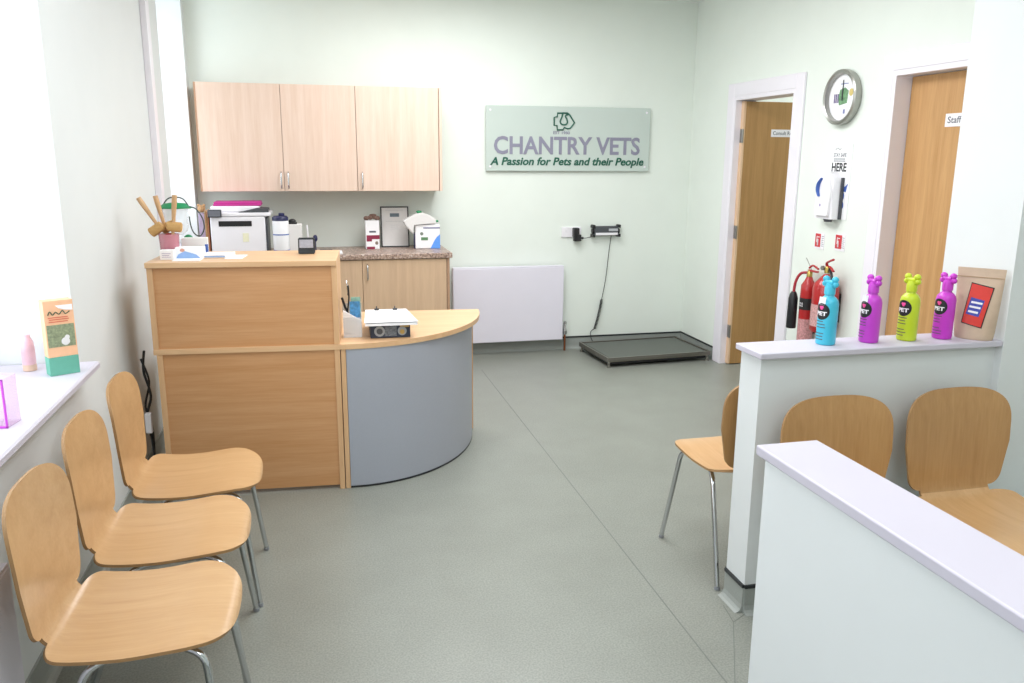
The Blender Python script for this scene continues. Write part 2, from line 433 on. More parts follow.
# door 1 stands open into the consulting room
d1 = struct(bpy.data.objects.new('door_1', None)); COL.objects.link(d1)
d1.location = (3.165, 5.79, 0); d1.rotation_euler = (0, 0, math.radians(0))
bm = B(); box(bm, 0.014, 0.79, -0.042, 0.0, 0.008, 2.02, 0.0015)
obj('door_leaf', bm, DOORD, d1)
bm = B(); box(bm, 0.0, 0.0145, -0.043, 0.001, 0.008, 2.021)
obj('lipping', bm, DOOREDGE, d1)
for hz in (0.22, 1.0, 1.72):
    bm = B(); box(bm, -0.003, 0.001, -0.04, -0.004, hz, hz + .1); 
    tube(bm, [(-.004, -.046, hz), (-.004, -.046, hz + .1)], 0.007, 8)
    obj('hinge', bm, STEEL, d1)
bm = B(); tube(bm, [(0.73, -.043, 1.0), (0.73, -.095, 1.0)], 0.009, 10); tube(bm, [(0.735, -.095, 1.0), (0.62, -.095, 1.0)], 0.009, 10)
obj('door_handle', bm, CHROME, d1)
d2 = struct(bpy.data.objects.new('door_2', None)); COL.objects.link(d2)
d2.location = (XR + .085, 4.03, 0); d2.rotation_euler = (0, 0, -PI / 2)     # local x runs towards the camera, front faces the room
bm = B(); box(bm, 0.002, 0.778, 0, 0.044, 0.008, 2.043, 0.0015)
obj('door_leaf', bm, DOORW, d2)
bm = B(); tube(bm, [(0.72, 0, 1.0), (0.72, -.055, 1.0)], 0.009, 10); tube(bm, [(0.725, -.055, 1.0), (0.61, -.055, 1.0)], 0.009, 10)
obj('door_handle', bm, CHROME, d2)

# ================================================================ CHAIRS
def shell_rows():
    # profile in (x forward, z); seat front -> seat rear -> backrest top
    prof = smooth_path([(.232, 0, .424), (.222, 0, .436), (.195, 0, .444), (.12, 0, .447), (.02, 0, .438), (-.08, 0, .433), (-.160, 0, .438),
                        (-.199, 0, .455), (-.214, 0, .490), (-.220, 0, .56), (-.226, 0, .66), (-.234, 0, .75), (-.250, 0, .828)], 24)
    return prof
def build_shell_parts():
    P = shell_rows()
    L = [0]
    for i in range(1, len(P)): L.append(L[-1] + (P[i] - P[i - 1]).length)
    return P, L
def sup(u, p=2.6):
    return (1 - min(1, abs(u)) ** p) ** (1 / p)
PROF, LEN = build_shell_parts()
TOT = LEN[-1]
SEAT_END = next(l for p, l in zip(PROF, LEN) if p.x < -.196)       # seat wings end
BACK_ST = SEAT_END + 0.024                                          # backrest wings start
def halfw(s, part):
    if part == 'seat':
        w = 0.229 - 0.010 * min(1, s / 0.3)
        if s < 0.15: w *= sup(1 - s / 0.15, 2.35)
        if s > SEAT_END - 0.05: w = 0.140 + (w - 0.140) * sup((s - (SEAT_END - 0.05)) / 0.05, 2.2)
        return w
    w = 0.182 + 0.030 * min(1, (s - BACK_ST) / 0.16)
    if s < BACK_ST + 0.045: w = 0.140 + (w - 0.140) * sup(1 - max(0, s - BACK_ST) / 0.045, 2.2)
    e = TOT - s
    if e < 0.14: w *= sup(1 - e / 0.14, 2.9)
    return w
def shell_mesh(part, th=0.009):
    bm = B(); n = 14
    lo, hi = (0, BACK_ST - 0.012) if part == 'seat' else (BACK_ST - 0.012, TOT)
    crit = [0] 
    ss = []
    N = 90
    for i in range(N + 1): ss.append(lo + (hi - lo) * i / N)
    if part == 'seat':
        ss += [0.0006, 0.002, 0.005, 0.009, SEAT_END - .002, SEAT_END - 0.0005, SEAT_END]
    else:
        ss += [BACK_ST, BACK_ST + .0006, BACK_ST + .002, TOT - .0006, TOT - .002, TOT - .005, TOT - .009]
    ss = sorted(set(ss))
    top, bot = [], []
    for s in ss:
        i = max(1, min(len(LEN) - 1, next((k for k, l in enumerate(LEN) if l >= s), len(LEN) - 1)))
        f = (s - LEN[i - 1]) / max(1e-9, LEN[i] - LEN[i - 1])
        p = PROF[i - 1].lerp(PROF[i], f); t = (PROF[i] - PROF[i - 1]).normalized()
        nrm = Vector((-t.z, 0, t.x))                      # will be oriented below
        nrm = -nrm if nrm.dot(Vector((1, 0, 1))) < 0 else nrm
        w = max(0.003, halfw(s, part))
        a, b = [], []
        for k in range(n + 1):
            y = -w + 2 * w * k / n
            dish = 0.016 * (y / 0.21) ** 2 * (1.0 if part != 'seat' else 0.55 + 0.5 * min(1, max(0, s - .25) / .15)) * min(1, s / 0.08)
            q = p + nrm * dish; q = Vector((q.x, y, q.z))
            a.append(bm.verts.new(q)); b.append(bm.verts.new(q - nrm * th))
        top.append(a); bot.append(b)
    for g, flip in ((top, 0), (bot, 1)):
        for i in range(len(g) - 1):
            for k in range(n):
                f = bm.faces.new((g[i][k], g[i][k + 1], g[i + 1][k + 1], g[i + 1][k])); f.smooth = True
    for i in range(len(top) - 1):
        for k in (0, n):
            f = bm.faces.new((top[i][k], top[i + 1][k], bot[i + 1][k], bot[i][k])); f.material_index = 1; f.smooth = True
    for i in (0, len(top) - 1):
        for k in range(n):
            f = bm.faces.new((top[i][k], top[i][k + 1], bot[i][k + 1], bot[i][k])); f.material_index = 1
    bm.normal_update()
    bmesh.ops.recalc_face_normals(bm, faces=bm.faces[:])
    return bm
def make_chair(label, loc, rotz, group, seatm, backm):
    t = thing('plywood_chair', label, 'chair', loc, rotz, group)
    obj('seat', shell_mesh('seat'), [seatm, PLY], t)
    obj('backrest', shell_mesh('back'), [backm, PLY], t)
    for sx in (1, -1):
        for sy in (1, -1):
            fx = 0.212 if sx > 0 else -0.245
            tx = 0.165 if sx > 0 else -0.105
            bm = B()
            fy = 0.225 if sx > 0 else 0.205; foot = Vector((fx, sy * fy, 0.012)); top = Vector((tx, sy * 0.175, 0.405 if sx > 0 else .398))
            d = (top - foot).normalized(); inn = Vector((tx - sx * 0.05, sy * 0.160, 0.421 if sx > 0 else .412)); mid = Vector((0.02, sy * 0.15, 0.4145))
            pts = [foot, foot.lerp(top, .5), top - d * 0.03]
            c0 = top - d * 0.03
            for k in range(1, 7):
                u = k / 7; pts.append((1 - u) ** 2 * c0 + 2 * u * (1 - u) * (top + d * 0.008) + u * u * inn)
            pts += [inn, mid]
            tube(bm, pts, 0.0098, 12)
            lg = obj('leg', bm, CHROME, t)
            bm = B(); lathe(bm, [(0.0075, 0), (0.011, 0.0015), (0.011, 0.012), (0.010, 0.014)], 12, c=(fx, sy * fy, 0)); 
            obj('foot_cap', bm, FOOT, lg)
    for cx in (0.09, -0.07):
        bm = B(); tube(bm, [(cx, -.158, .413), (cx, .158, .413)], 0.008, 10)
        obj('crossbar', bm, CHROME, t)
    return t
ROW = 'plywood chairs in a row against the left wall'
make_chair('light oak plywood chair of the left row, the one next to the reception desk', (-0.46, 3.058, 0), 0, None, CHAIRW, CHAIRW)
make_chair('light oak plywood chair in the middle of the row of three under the window', (-0.472, 2.578, 0), 0, None, CHAIRW, CHAIRW)
make_chair('light oak plywood chair at the near end of the left row, lower left corner', (-0.466, 2.096, 0), math.radians(-1.5), None, CHAIRW, CHAIRW)
make_chair('oak plywood chair seen from behind, on the far side of the low wall end', (1.634, 2.818, 0), math.radians(91), None, CHAIRO, CHAIRBACK)
make_chair('oak plywood chair backed against the low wall, behind the near partition end', (1.678, 2.06, 0), -PI / 2, None, CHAIRO, CHAIRBACK)
make_chair('oak plywood chair backed against the low wall under the kraft pouch, its seat showing', (2.160, 2.06, 0), -PI / 2, None, CHAIRO, CHAIRBACK)

# ================================================================ RECEPTION DESK
desk = thing('reception_desk', 'beech reception desk with raised counter and curved grey front panel', 'desk', (-0.735, 3.925, 0), math.radians(-4.0))
W = 0.835; dpt = 0.44; ZT = 1.13; ZW = 0.73
boxo('counter_top', (-.004, W, -.010, dpt, ZT - .025, ZT), BEECHTOP, desk, bev=0.002)
boxo('end_panel', (0, .025, 0, dpt - .02, ZW, ZT - .025), BEECHZ, desk, bev=0.001)
boxo('end_panel', (W - .025, W, 0, dpt - .02, ZW, ZT - .025), BEECHZ, desk, bev=0.001)
boxo('upper_panel', (.025, W - .025, .008, .026, ZW, ZT - .025), BEECH, desk)
boxo('end_panel', (.012, .037, 0, .78, 0, ZW - .025), BEECHZ, desk, bev=0.001)
boxo('end_panel', (W - .025, W, 0, .70, 0, ZW - .025), BEECHZ, desk, bev=0.001)
boxo('lower_panel', (.037, W - .025, .008, .026, 0.02, ZW - .025), BEECH, desk)
# work surface: a straight run under the raised counter, then a quarter ellipse
a_, b_ = 0.768, 0.865; cy = 0.84
poly = [(0, cy), (0, -.004), (W, -.004)]
for k in range(1, 41):
    t_ = PI / 2 * k / 40
    poly.append((W + a_ * math.sin(t_), cy - (cy + .004) * math.cos(t_)))
bm = B(); prism(bm, poly, ZW - .025, ZW); bmesh.ops.bevel(bm, geom=[e for e in bm.edges if abs(e.verts[0].co.z - e.verts[1].co.z) < 1e-6], offset=.002, segments=1, affect='EDGES')
obj('work_surface', bm, BEECHTOP, desk)
boxo('end_panel', (W + .004, W + .026, .002, .70, 0, ZW - .025), BEECHZ, desk, bev=0.001)
a2, b2 = 0.692, 0.817
outer = [(W + .028 + a2 * math.sin(PI / 2 * k / 40), cy - .02 - b2 * math.cos(PI / 2 * k / 40)) for k in range(41)]
inner = [(W + .028 + (a2 - .012) * math.sin(PI / 2 * k / 40), cy - .02 - (b2 - .012) * math.cos(PI / 2 * k / 40)) for k in range(41)]
bm = B(); prism(bm, outer + inner[::-1], 0.012, ZW - .025, smooth=True); obj('curved_panel', bm, GREYP, desk)
bm = B(); prism(bm, [(x, y + .004) for x, y in outer] + inner[::-1], 0.0, 0.0118, smooth=True); obj('plinth_strip', bm, BLACK, desk)
boxo('return_panel', (W + .03, W + .03 + a2 + .012, cy - .018, cy + .004, 0, ZW - .025), BEECHZ, desk, bev=0.001)

def on_desk(lx, ly):
    a = math.radians(-4.0); return (-0.735 + lx * math.cos(a) - ly * math.sin(a), 3.925 + lx * math.sin(a) + ly * math.cos(a))

# cable and white plug in the gap by the wall
cb = thing('power_cable', 'black cable with a white plug hanging between the desk and left wall', 'cable', (-0.8, 4.05, 0))
bm = B(); tube(bm, smooth_path([(0, 0, .70), (-.012, .01, .6), (.012, 0, .48), (-.012, .0, .38), (0, 0, .25), (.01, -.02, .1), (.0, -.05, .008)]), 0.006, 8); obj('cord', bm, BLACK, cb)
bm = B(); tube(bm, smooth_path([(-.02, .01, .66), (.01, 0, .55), (-.02, .02, .42), (.005, .01, .3), (-.01, .03, .008)]), 0.005, 8); obj('cord', bm, BLACK, cb)
boxo('plug', (-.02, .01, -.03, .0, .30, .40), WHITE, cb, bev=.005)

# ================================================================ CUPBOARDS
def bow_handle(parent, x, y, z, L=0.125, name='handle'):
    bm = B(); tube(bm, smooth_path([(x, y, z), (x, y - .022, z + .012), (x, y - .028, z + L / 2), (x, y - .022, z + L - .012), (x, y, z + L)], 4), 0.0055, 8)
    return obj(name, bm, CHROME, parent)
# wall cupboards: three doors -> a double unit and a single one
def wall_unit(label, x0, x1, doors, sides, loc=(0, 6.22)):
    t = thing('wall_cupboard', label, 'cupboard', (x0, loc[1], 1.35), 0)
    w = x1 - x0; d = YB - loc[1] - .001; H = .745
    bm = B(); box(bm, 0, .018, .02, d, 0, H); box(bm, w - .018, w, .02, d, 0, H); box(bm, .018, w - .018, .02, d, 0, .018); box(bm, .018, w - .018, .02, d, H - .018, H)
    box(bm, .018, w - .018, d - .01, d, .018, H - .018)
    obj('carcass', bm, CABSIDE, t)
    for a, b, hx in doors:
        dd = boxo('door', (a - x0 + .0015, b - x0 - .0015, 0, .018, 0.001, H - .001), CABW, t, bev=.0015)
        bow_handle(dd, hx - x0, 0, .022, .115)
    if sides:
        boxo('end_panel', (w, w + .02, 0, d, -.0, H), CABW, t, bev=.001)
    return t
wall_unit('pale wood double wall cupboard above the printer', -0.76, 0.335, [(-0.745, -0.185, -0.205), (-0.185, 0.335, -0.155)], False)
wall_unit('pale wood single-door wall cupboard above the framed certificate', 0.3355, 0.942, [(0.3355, 0.938, 0.370)], True)
# base units
def base_unit(label, x0, x1, doors, end):
    t = thing('base_cupboard', label, 'cupboard', (x0, 6.0, 0))
    w = x1 - x0; d = YB - 6.0 - .012
    bm = B(); box(bm, 0, .018, .02, d, .1, .87); box(bm, w - .018, w, .02, d, .1, .87); box(bm, .018, w - .018, .02, d, .1, .118); box(bm, .018, w - .018, d - .01, d, .118, .87)
    box(bm, 0.0, w, .06, .075, 0, .1)
    obj('carcass', bm, CABSIDE, t)
    for a, b, hx in doors:
        dd = boxo('door', (a - x0 + .0015, b - x0 - .0015, 0, .018, .102, .866), CABB, t, bev=.0015)
        bow_handle(dd, hx - x0, 0, .72, .115)
    if end: boxo('end_panel', (w, w + .02, -.002, d, 0, .87), CABSIDE, t, bev=.001)
base_unit('pale wood double base cupboard mostly hidden behind the reception desk', -0.80, 0.335, [(-0.80, -0.23, -0.27), (-0.23, 0.335, -0.19)], False)
base_unit('pale wood single base cupboard beside the white radiator', 0.3355, 0.955, [(0.3355, 0.953, 0.372)], True)
wt = tag(boxo('worktop', (-0.82, 0.995, 5.985, YB - .0005, .87, .91), laminate_material(), bev=.006), 'brown speckled laminate worktop with rounded front over the base cupboards', 'worktop')

# ================================================================ THINGS ON THE BACK WORKTOP
ZB = .9105
pr = thing('printer', 'white multifunction printer on the back worktop under the wall cupboards', 'printer', (-0.50, 6.03, ZB))
bm = B(); box(bm, -.19, .175, 0, .33, 0.0, .275, .008); obj('body', bm, WHITE, pr)
boxo('side_panel', (.175, .19, .012, .32, 0.0, .262), DGREY, pr, bev=.003)
bm = B(); box(bm, -.135, .085, -.003, .0, .208, .245, .001); obj('paper_slot', bm, BLACK, pr)
bm = B(); box(bm, -.195, .215, -.004, .33, .276, .302, .006); box(bm, -.19, .14, .05, .32, .302, .345, .01); obj('scanner_lid', bm, WHITE, pr)
bm = B(); prism(bm, [(.0, .304), (.20, .304), (.20, .325), (.13, .334)], .0, .2, axis='Y'); obj('feed_tray', bm, DGREY, pr)
sc_ = boxo('control_panel', (-.20, -.11, -.03, -.002, .272, .325), DGREY, pr, bev=.004)
bm = B(); box(bm, -.192, -.118, -.032, -.0295, .28, .317); obj('screen', bm, plain('touch_screen', '6d7078', .3), sc_)
boxo('paper_note', (.02, .06, -.002, 0, .10, .16), plain('pale_yellow_note', 'efeccd', .8), pr)
bm = B(); box(bm, -.17, .15, .055, .28, .3455, .358, .003); box(bm, -.165, .146, .06, .275, .358, .3725, .002); 
mf = obj('folder', bm, MAGF, None, loc=(-0.50, 6.03, ZB)); tag(mf, 'magenta folder lying on top of the printer', 'folder')
bm = B(); box(bm, -.012, .0, 0, .22, 0, .315, .002); box(bm, .0, .012, 0.005, .22, 0, .30, .002, mi=1)
tag(obj('upright_folder', bm, [TAN, REDP], None, loc=(-0.713, 6.04, ZB)), 'tall red folder standing upright at the left of the printer', 'folder')
tb = thing('soft_toy', 'small tan soft toy perched high beside the window, left of the red folder', 'toy', (-0.745, 6.06, ZB))
bm = B(); box(bm, -.022, .018, 0, .03, 0, .30, .003); obj('stand', bm, LILAC, tb)
bm = B(); ball(bm, (0, .01, .33), .026); ball(bm, (-.018, .01, .352), .010); ball(bm, (.018, .01, .352), .010); ball(bm, (0, -.012, .325), .011); obj('head', bm, TAN, tb)

def canister(label, loc, r, h, bodym, capm, capshape):
    t = thing('canister', label, 'canister', loc)
    bm = B(); lathe(bm, [(r * .96, 0), (r, .004), (r, h - .004), (r * .97, h)], 28); obj('body', bm, bodym, t)
    bm = B(); capshape(bm); obj('lid', bm, capm, t)
    return t
cn = canister('white wipes tub with navy lid and blue bands, right of the printer', (-0.222, 6.03, ZB), .055, .245, PAPER, NAVY,
    lambda bm: (lathe(bm, [(.055, .245), (.055, .268), (.045, .278), (.02, .280)], 24), box(bm, -.01, .03, -.012, .012, .278, .298, .004)))
for z0, z1 in ((.03, .042), (.145, .153)):
    bm = B(); lathe(bm, [(.0555, z0), (.0555, z1)], 28, caps=False); obj('band', bm, BLUE, cn)
bm = B(); prism(bm, [(-.052 + .002 * k, 0.04 + .0 * k) for k in (0, 1)] + [(-.05, .15), (-.054, .15)], -.01, .012, axis='Y'); obj('side_print', bm, BLUE, cn)
t = thing('storage_box', 'plain white box with black top beside the navy-lidded wipes tub', 'box', (-0.122, 6.05, ZB))
boxo('body', (-.045, .045, 0, .1, 0, .215), PAPERC, t, bev=.003)
bm = B(); box(bm, -.045, .012, .02, .08, .215, .228, .004); ball(bm, (-.02, .04, .235), .022, sc=(1.2, 1, .8)); obj('contents', bm, BLACK, t)
t = thing('pen', 'dark ballpoint pen standing upright behind the small black desk clock', 'pen', (-0.03, 6.05, ZB))
bm = B(); tube(bm, [(.0, 0, 0), (-.012, 0, .21)], .006, 8); obj('barrel', bm, WHITE, t)
bm = B(); tube(bm, [(.045, 0, 0), (.042, 0, .09)], .004, 8); ball(bm, (.042, 0, .115), .017, sc=(1, 1, 1.5)); obj('cap', bm, NAVY, t)
t = tag(boxo('paper_stack', (.02, .20, 6.03, 6.18, ZB, ZB + .012), PAPER, bev=.002), 'low pile of white papers on the worktop left of the slim carton', 'paper')
t = tag(boxo('notebook', (.04, .13, 6.05, 6.15, ZB + .0125, ZB + .026), DGREY, bev=.002), 'small dark notebook lying on the white papers', 'notebook')

ct = thing('carton', 'slim white and maroon carton on the worktop left of the certificate', 'carton', (0.437, 6.36, ZB), math.radians(3))
boxo('body', (-.052, .052, -.03, .03, 0, .215), PAPER, ct, bev=.002)
bm = B(); prism(bm, [(-.046, .058), (-.006, .058), (-.006, .075), (.052, .075), (.052, .105), (-.046, .105)], -.0312, -.03, axis='Y'); obj('maroon_band', bm, MAROON, ct)
boxo('maroon_foot', (-.046, .015, -.0312, -.03, .0, .018), MAROON, ct)
bm = B(); box(bm, -.025, .025, -.0312, -.03, .125, .138); obj('print', bm, TEXTG, ct)
bm = B(); ball(bm, (.03, -.03, .045), .013, sc=(1, .1, 1)); obj('picture', bm, plain('dog_picture', '8a7a6c', .7), ct)
t = thing('cloth_bundle', 'brown cloth bundle heaped on top of the slim white carton', 'cloth', (0.437, 6.36, ZB + .216))
bm = B(); 
for p in ((-.04, 0, .016), (-.012, .0, .02), (.02, .0, .024), (.042, .0, .016)): ball(bm, p, .022, sc=(1, .9, .75))
ball(bm, (.01, 0, .038), .018, sc=(1.6, 1, .6)); obj('cloth', bm, plain('brown_cloth', '7a6156', .9, noise=.3, scale=60), t)

fr = thing('framed_certificate', 'framed certificate with thin black frame propped against the back wall', 'picture frame', (0.622, 6.44, ZB), 0)
rx = Matrix.Rotation(math.radians(-8), 4, 'X')
def tilt(bm): bmesh.ops.transform(bm, matrix=rx, verts=bm.verts)
w, h = .218, .315
bm = B(); box(bm, -w / 2, -w / 2 + .009, 0, .015, 0, h, .001); box(bm, w / 2 - .009, w / 2, 0, .015, 0, h, .001); box(bm, -w / 2 + .009, w / 2 - .009, 0, .015, 0, .009); box(bm, -w / 2 + .009, w / 2 - .009, 0, .015, h - .009, h); tilt(bm); obj('frame', bm, BLACK, fr)
bm = B(); box(bm, -w / 2 + .009, w / 2 - .009, .006, .012, .009, h - .009); tilt(bm); obj('certificate', bm, PAPERC, fr)
bm = B(); box(bm, -.036, .036, .005, .006, .235, .262); tilt(bm); obj('crest', bm, plain('slate_print', '66757f', .6), fr)
bm = B(); lines(bm, -.07, .07, [.285, .20], .006, .0015, jag=.05); lines(bm, -.035, .035, [.17, .155, .14], .006, .0012, jag=.3); tilt(bm); obj('text_lines', bm, plain('pale_ink', 'a8acb0', .6), fr)

fa = thing('medicine_carton', 'white and blue medicine carton with green label at the right end of the worktop', 'carton', (0.832, 6.28, ZB), math.radians(-4))
boxo('body', (-.075, .115, 0, .10, 0, .185), PAPER, fa, bev=.006)
bm = B(); box(bm, -.012, .115, -.0012, 0, .155, .163); obj('blue_line', bm, plain('navy_print', '4f5488', .6), fa)
bm = B(); prism(bm, [(.04, .002), (.115, .002), (.115, .11), (.09, .09), (.07, .06)], -.0013, 0, axis='Y'); obj('blue_wave', bm, plain('sky_blue_print', '5f9cf0', .5), fa)
bm = B(); box(bm, -.03, .022, -.0014, 0, .065, .088); obj('green_label', bm, plain('green_label', '5e8a62', .6), fa)
bm = B(); ball(bm, (-.025, 0, .115), .013, sc=(1, .12, 1)); obj('picture', bm, GREYPIC, fa)
boxo('side_panel', (-.0825, -.076, .004, .09, 0, .12), NAVY, fa, bev=.001)
bg_ = thing('folded_bag', 'crumpled white bag with green ends folded over the medicine carton', 'bag', (0.832, 6.28, ZB))
bm = B(); prism(bm, [(-.165, .215), (-.15, .18), (-.088, .11), (-.088, .190), (.085, .190), (.085, .225), (.04, .255), (-.02, .275), (-.07, .265)], -.012, .07, axis='Y')
bmesh.ops.bevel(bm, geom=bm.edges[:], offset=.006, segments=2, affect='EDGES'); obj('sheet', bm, PAPERC, bg_)
bm = B(); ball(bm, (-.04, .03, .279), .014, sc=(1.6, 1, .8)); ball(bm, (.09, .02, .208), .012, sc=(1.6, 1, .8)); obj('green_tie', bm, GREENP, bg_)

# ================================================================ ON THE DESK COUNTER
ZD = ZT + .0005
def dpos(x, y, z=ZD): return (x, y, z)
tubp = thing('plastic_tub', 'clear pinkish tub of dark red rubber toys on the left end of the desk', 'tub', (-0.655, 4.10, ZD))
bm = B(); lathe(bm, [(.036, 0), (.040, .002), (.046, .108), (.048, .112), (.045, .112), (.038, .004)], 24); obj('tub', bm, TUBPLA, tubp)
bm = B(); lathe(bm, [(.012, .008), (.024, .012), (.028, .05), (.020, .085), (.024, .10), (.010, .115)], 16, c=(.0, -.008, 0)); obj('rubber_toy', bm, TOYRED, tubp)
bm = B(); lathe(bm, [(.008, .03), (.014, .05), (.014, .09), (.008, .10)], 12, c=(.026, .012, 0)); obj('rubber_toy', bm, TOYRED, tubp)
BR = 'wooden brushes in the tub on the desk'
def brush(label, base, tip, head_at, hdir):
    t = thing('wooden_brush', label, 'brush', (-0.655, 4.10, ZD))
    b0, t0 = Vector(base), Vector(tip)
    bm = B(); P_ = [b0.lerp(t0, k / 6) for k in range(7)]; tube(bm, P_, [.010, .010, .0105, .012, .014, .0155, .0145], 10, flat=.75); obj('handle', bm, BRUSHW, t)
    bm = B(); h0 = Vector(head_at); d = Vector(hdir).normalized()
    tube(bm, [h0 - d * .034, h0 - d * .03, h0 + d * .03, h0 + d * .034], [.015, .023, .023, .015], 12); obj('head', bm, wood('brush_head_wood', 'b48a50', 'caa268', 'X', .6), t)
    return t
brush('wooden brush with long handle leaning furthest left out of the tub', (-.03, -.0, .125), (-.118, .0, .278), (-.048, -.018, .135), (.8, 0, .55))
brush('wooden brush with upright handle in the middle of the tub', (-.010, .03, .10), (-.050, .03, .285), (-.004, .03, .142), (.9, 0, .35))
brush('wooden brush with pale straight handle at the right of the tub', (.020, -.02, .10), (.042, -.02, .290), (.030, -.02, .145), (1, 0, -.1))
po = thing('travel_bottle', 'clear travel bottle with green cap and cord loop behind the wooden brushes', 'bottle', (-0.645, 4.27, ZD - .02))
bm = B(); lathe(bm, [(.03, .11), (.052, .13), (.058, .15), (.060, .235), (.058, .24)], 24, mat=Matrix.Diagonal((1, .5, 1)).to_3x3()); obj('bottle', bm, CLEAR, po)
bm = B(); lathe(bm, [(.075, .238), (.078, .243), (.066, .250), (.05, .262), (.015, .266)], 24, mat=Matrix.Diagonal((1, .55, 1)).to_3x3()); obj('cap', bm, GREENP, po)
bm = B(); tube(bm, smooth_path([(.03, 0, 0.022), (.028, 0, .07), (.045, -.0, .10), (.062, 0, .095), (.075, -.01, .06)]), [.011] * 25, 10); obj('base_nozzle', bm, GREENP, po)
bm = B(); tube(bm, smooth_path([(.066, -.01, .248), (.098, -.012, .235), (.124, -.012, .19), (.128, -.012, .14), (.108, -.012, .106), (.082, -.012, .118), (.068, -.01, .155), (.064, -.01, .20)]), .003, 8)
tube(bm, smooth_path([(-.055, 0, .25), (-.03, 0, .283), (.005, 0, .292), (.04, 0, .283), (.062, 0, .25)]), .003, 8); obj('cord', bm, DCORD, po)
def small_carton(name, label, loc, rz, dims, m, extra=None, cat='carton'):
    t = thing(name, label, cat, loc, rz)
    w_, d_, h_ = dims
    boxo('body', (-w_ / 2, w_ / 2, -d_ / 2, d_ / 2, 0, h_), m, t, bev=.0015)
    if extra: extra(t)
    return t
def ex1(t):
    bm = B(); lines(bm, -.022, .02, [.012, .02, .028], -.0201, .002); obj('print', bm, plain('violet_print', '9a86b0', .6), t)
small_carton('medicine_box', 'small white medicine carton at the front left corner of the desk counter', (-0.655, 4.03, ZD), math.radians(-6), (.062, .04, .045), PAPER, ex1)
def ex2(t):
    bm = B(); prism(bm, [(-.06, .001), (.05, .001), (.03, .02), (-.02, .036), (-.05, .02)], -.0312, -.030, axis='Y'); obj('blue_print', bm, LBLUE, t)
    bm = B(); ball(bm, (-.03, -.0305, .04), .008, sc=(1.4, .1, 1)); obj('picture', bm, plain('peach_print', 'd9a08c', .6), t)
small_carton('medicine_box', 'long pale blue and white flat carton lying in the middle of the counter clutter', (-0.562, 4.07, ZD), math.radians(-3), (.125, .06, .052), PAPER, ex2)
def ex3(t):
    bm = B(); prism(bm, [(-.05, .022), (.04, .03), (.055, .034), (-.03, .03)], -.0262, -.025, axis='Y'); obj('dark_print', bm, NAVY, t)
    boxo('blue_end', (.046, .0585, -.0258, .0, .0, .055), BLUE, t)
small_carton('medicine_box', 'blue-ended white carton behind the flat pale blue carton', (-0.552, 4.175, ZD), 0, (.115, .05, .085), PAPERC, ex3)
tag(boxo('leaflet', (-.06, .06, -.05, .05, 0, .003), PAPER, loc=(-0.565, 4.0, ZD), rotz=math.radians(-4)), 'white leaflet lying flat at the front edge below the cartons', 'leaflet')
def ex4(t):
    boxo('band', (-.064, .03, -.0513, -.0505, .004, .010), LBLUE, t)
small_carton('card_packet', 'thin flat white packet lying right of the pale blue carton on the counter', (-0.437, 4.10, ZD), math.radians(-2), (.13, .10, .018), PAPER, ex4)
tag(boxo('leaflet', (-.04, .04, -.075, .075, 0, .0025), PAPER, loc=(-0.36, 4.07, ZD), rotz=math.radians(-6)), 'white paper slip lying on the counter in front of the printer', 'paper')

cr_ = thing('desk_clock', 'small black desk clock with grey screen near the right end of the counter', 'desk clock', (-0.035, 4.16, ZD), math.radians(-4))
bm = B(); prism(bm, [(-.02, 0), (.028, 0), (.018, .078), (-.002, .078)], -.040, .040, axis='X'); bmesh.ops.bevel(bm, geom=bm.edges[:], offset=.004, segments=2, affect='EDGES'); obj('body', bm, BLACK, cr_)
bm = B(); box(bm, -.033, .033, -.0145, -.0125, .03, .07, .0005)
bmesh.ops.transform(bm, matrix=Matrix.Translation((0, -.001, 0)) @ Matrix.Rotation(0.0, 4, 'X'), verts=bm.verts); obj('screen', bm, plain('grey_screen', 'a5a8b5', .3, noise=.12, scale=70), cr_)

# ================================================================ ON THE WORK SURFACE
ZS = ZW + .0005
lh = thing('leaflet_holder', 'clear leaflet holder with patterned leaflets and dark scissors at the counter corner', 'leaflet holder', (0.168, 4.02, ZS), math.radians(-4))
bm = B(); prism(bm, [(-.043, 0), (.042, 0), (.042, .085), (-.043, .135)], -.012, .0, axis='Y'); obj('front_sheet', bm, PAPER, lh)
bm = B(); box(bm, -.045, .045, -.0135, -.0125, 0, .10); box(bm, -.045, -.0435, -.0125, .05, 0, .15); box(bm, .0435, .045, -.0125, .05, 0, .11); box(bm, -.045, .045, .05, .0515, 0, .16); box(bm, -.045, .045, -.0125, .05, 0, .0015); obj('holder', bm, CLEAR, lh)
bm = B(); box(bm, -.012, .038, .012, .016, .002, .175); obj('picture_leaflet', bm, SKYPIC, lh)
bm = B(); box(bm, -.005, .041, .020, .024, .002, .195); obj('back_leaflet', bm, plain('green_blue_leaflet', '8fb8a8', .6, noise=.25, scale=40), lh)
bm = B(); lines(bm, -.038, 0.0, [.018], -.0128, .004); obj('print', bm, TEXTG, lh)
sci = thing('scissors', 'dark handled scissors standing in the clear leaflet holder', 'scissors', (0.152, 4.047, ZS + .003))
bm = B(); tube(bm, smooth_path([(-.006, 0, .01), (-.004, 0, .12), (.004, 0, .19), (.002, 0, .25)]), .008, 8, flat=.5); tube(bm, smooth_path([(-.03, 0, .19), (-.015, 0, .14), (-.004, 0, .12)]), .010, 8, flat=.6); obj('handles', bm, BLACK, sci)
bm = B(); tube(bm, [(.0, .006, .20), (-.006, .006, .275)], .004, 6); obj('blade', bm, CHROME, sci)

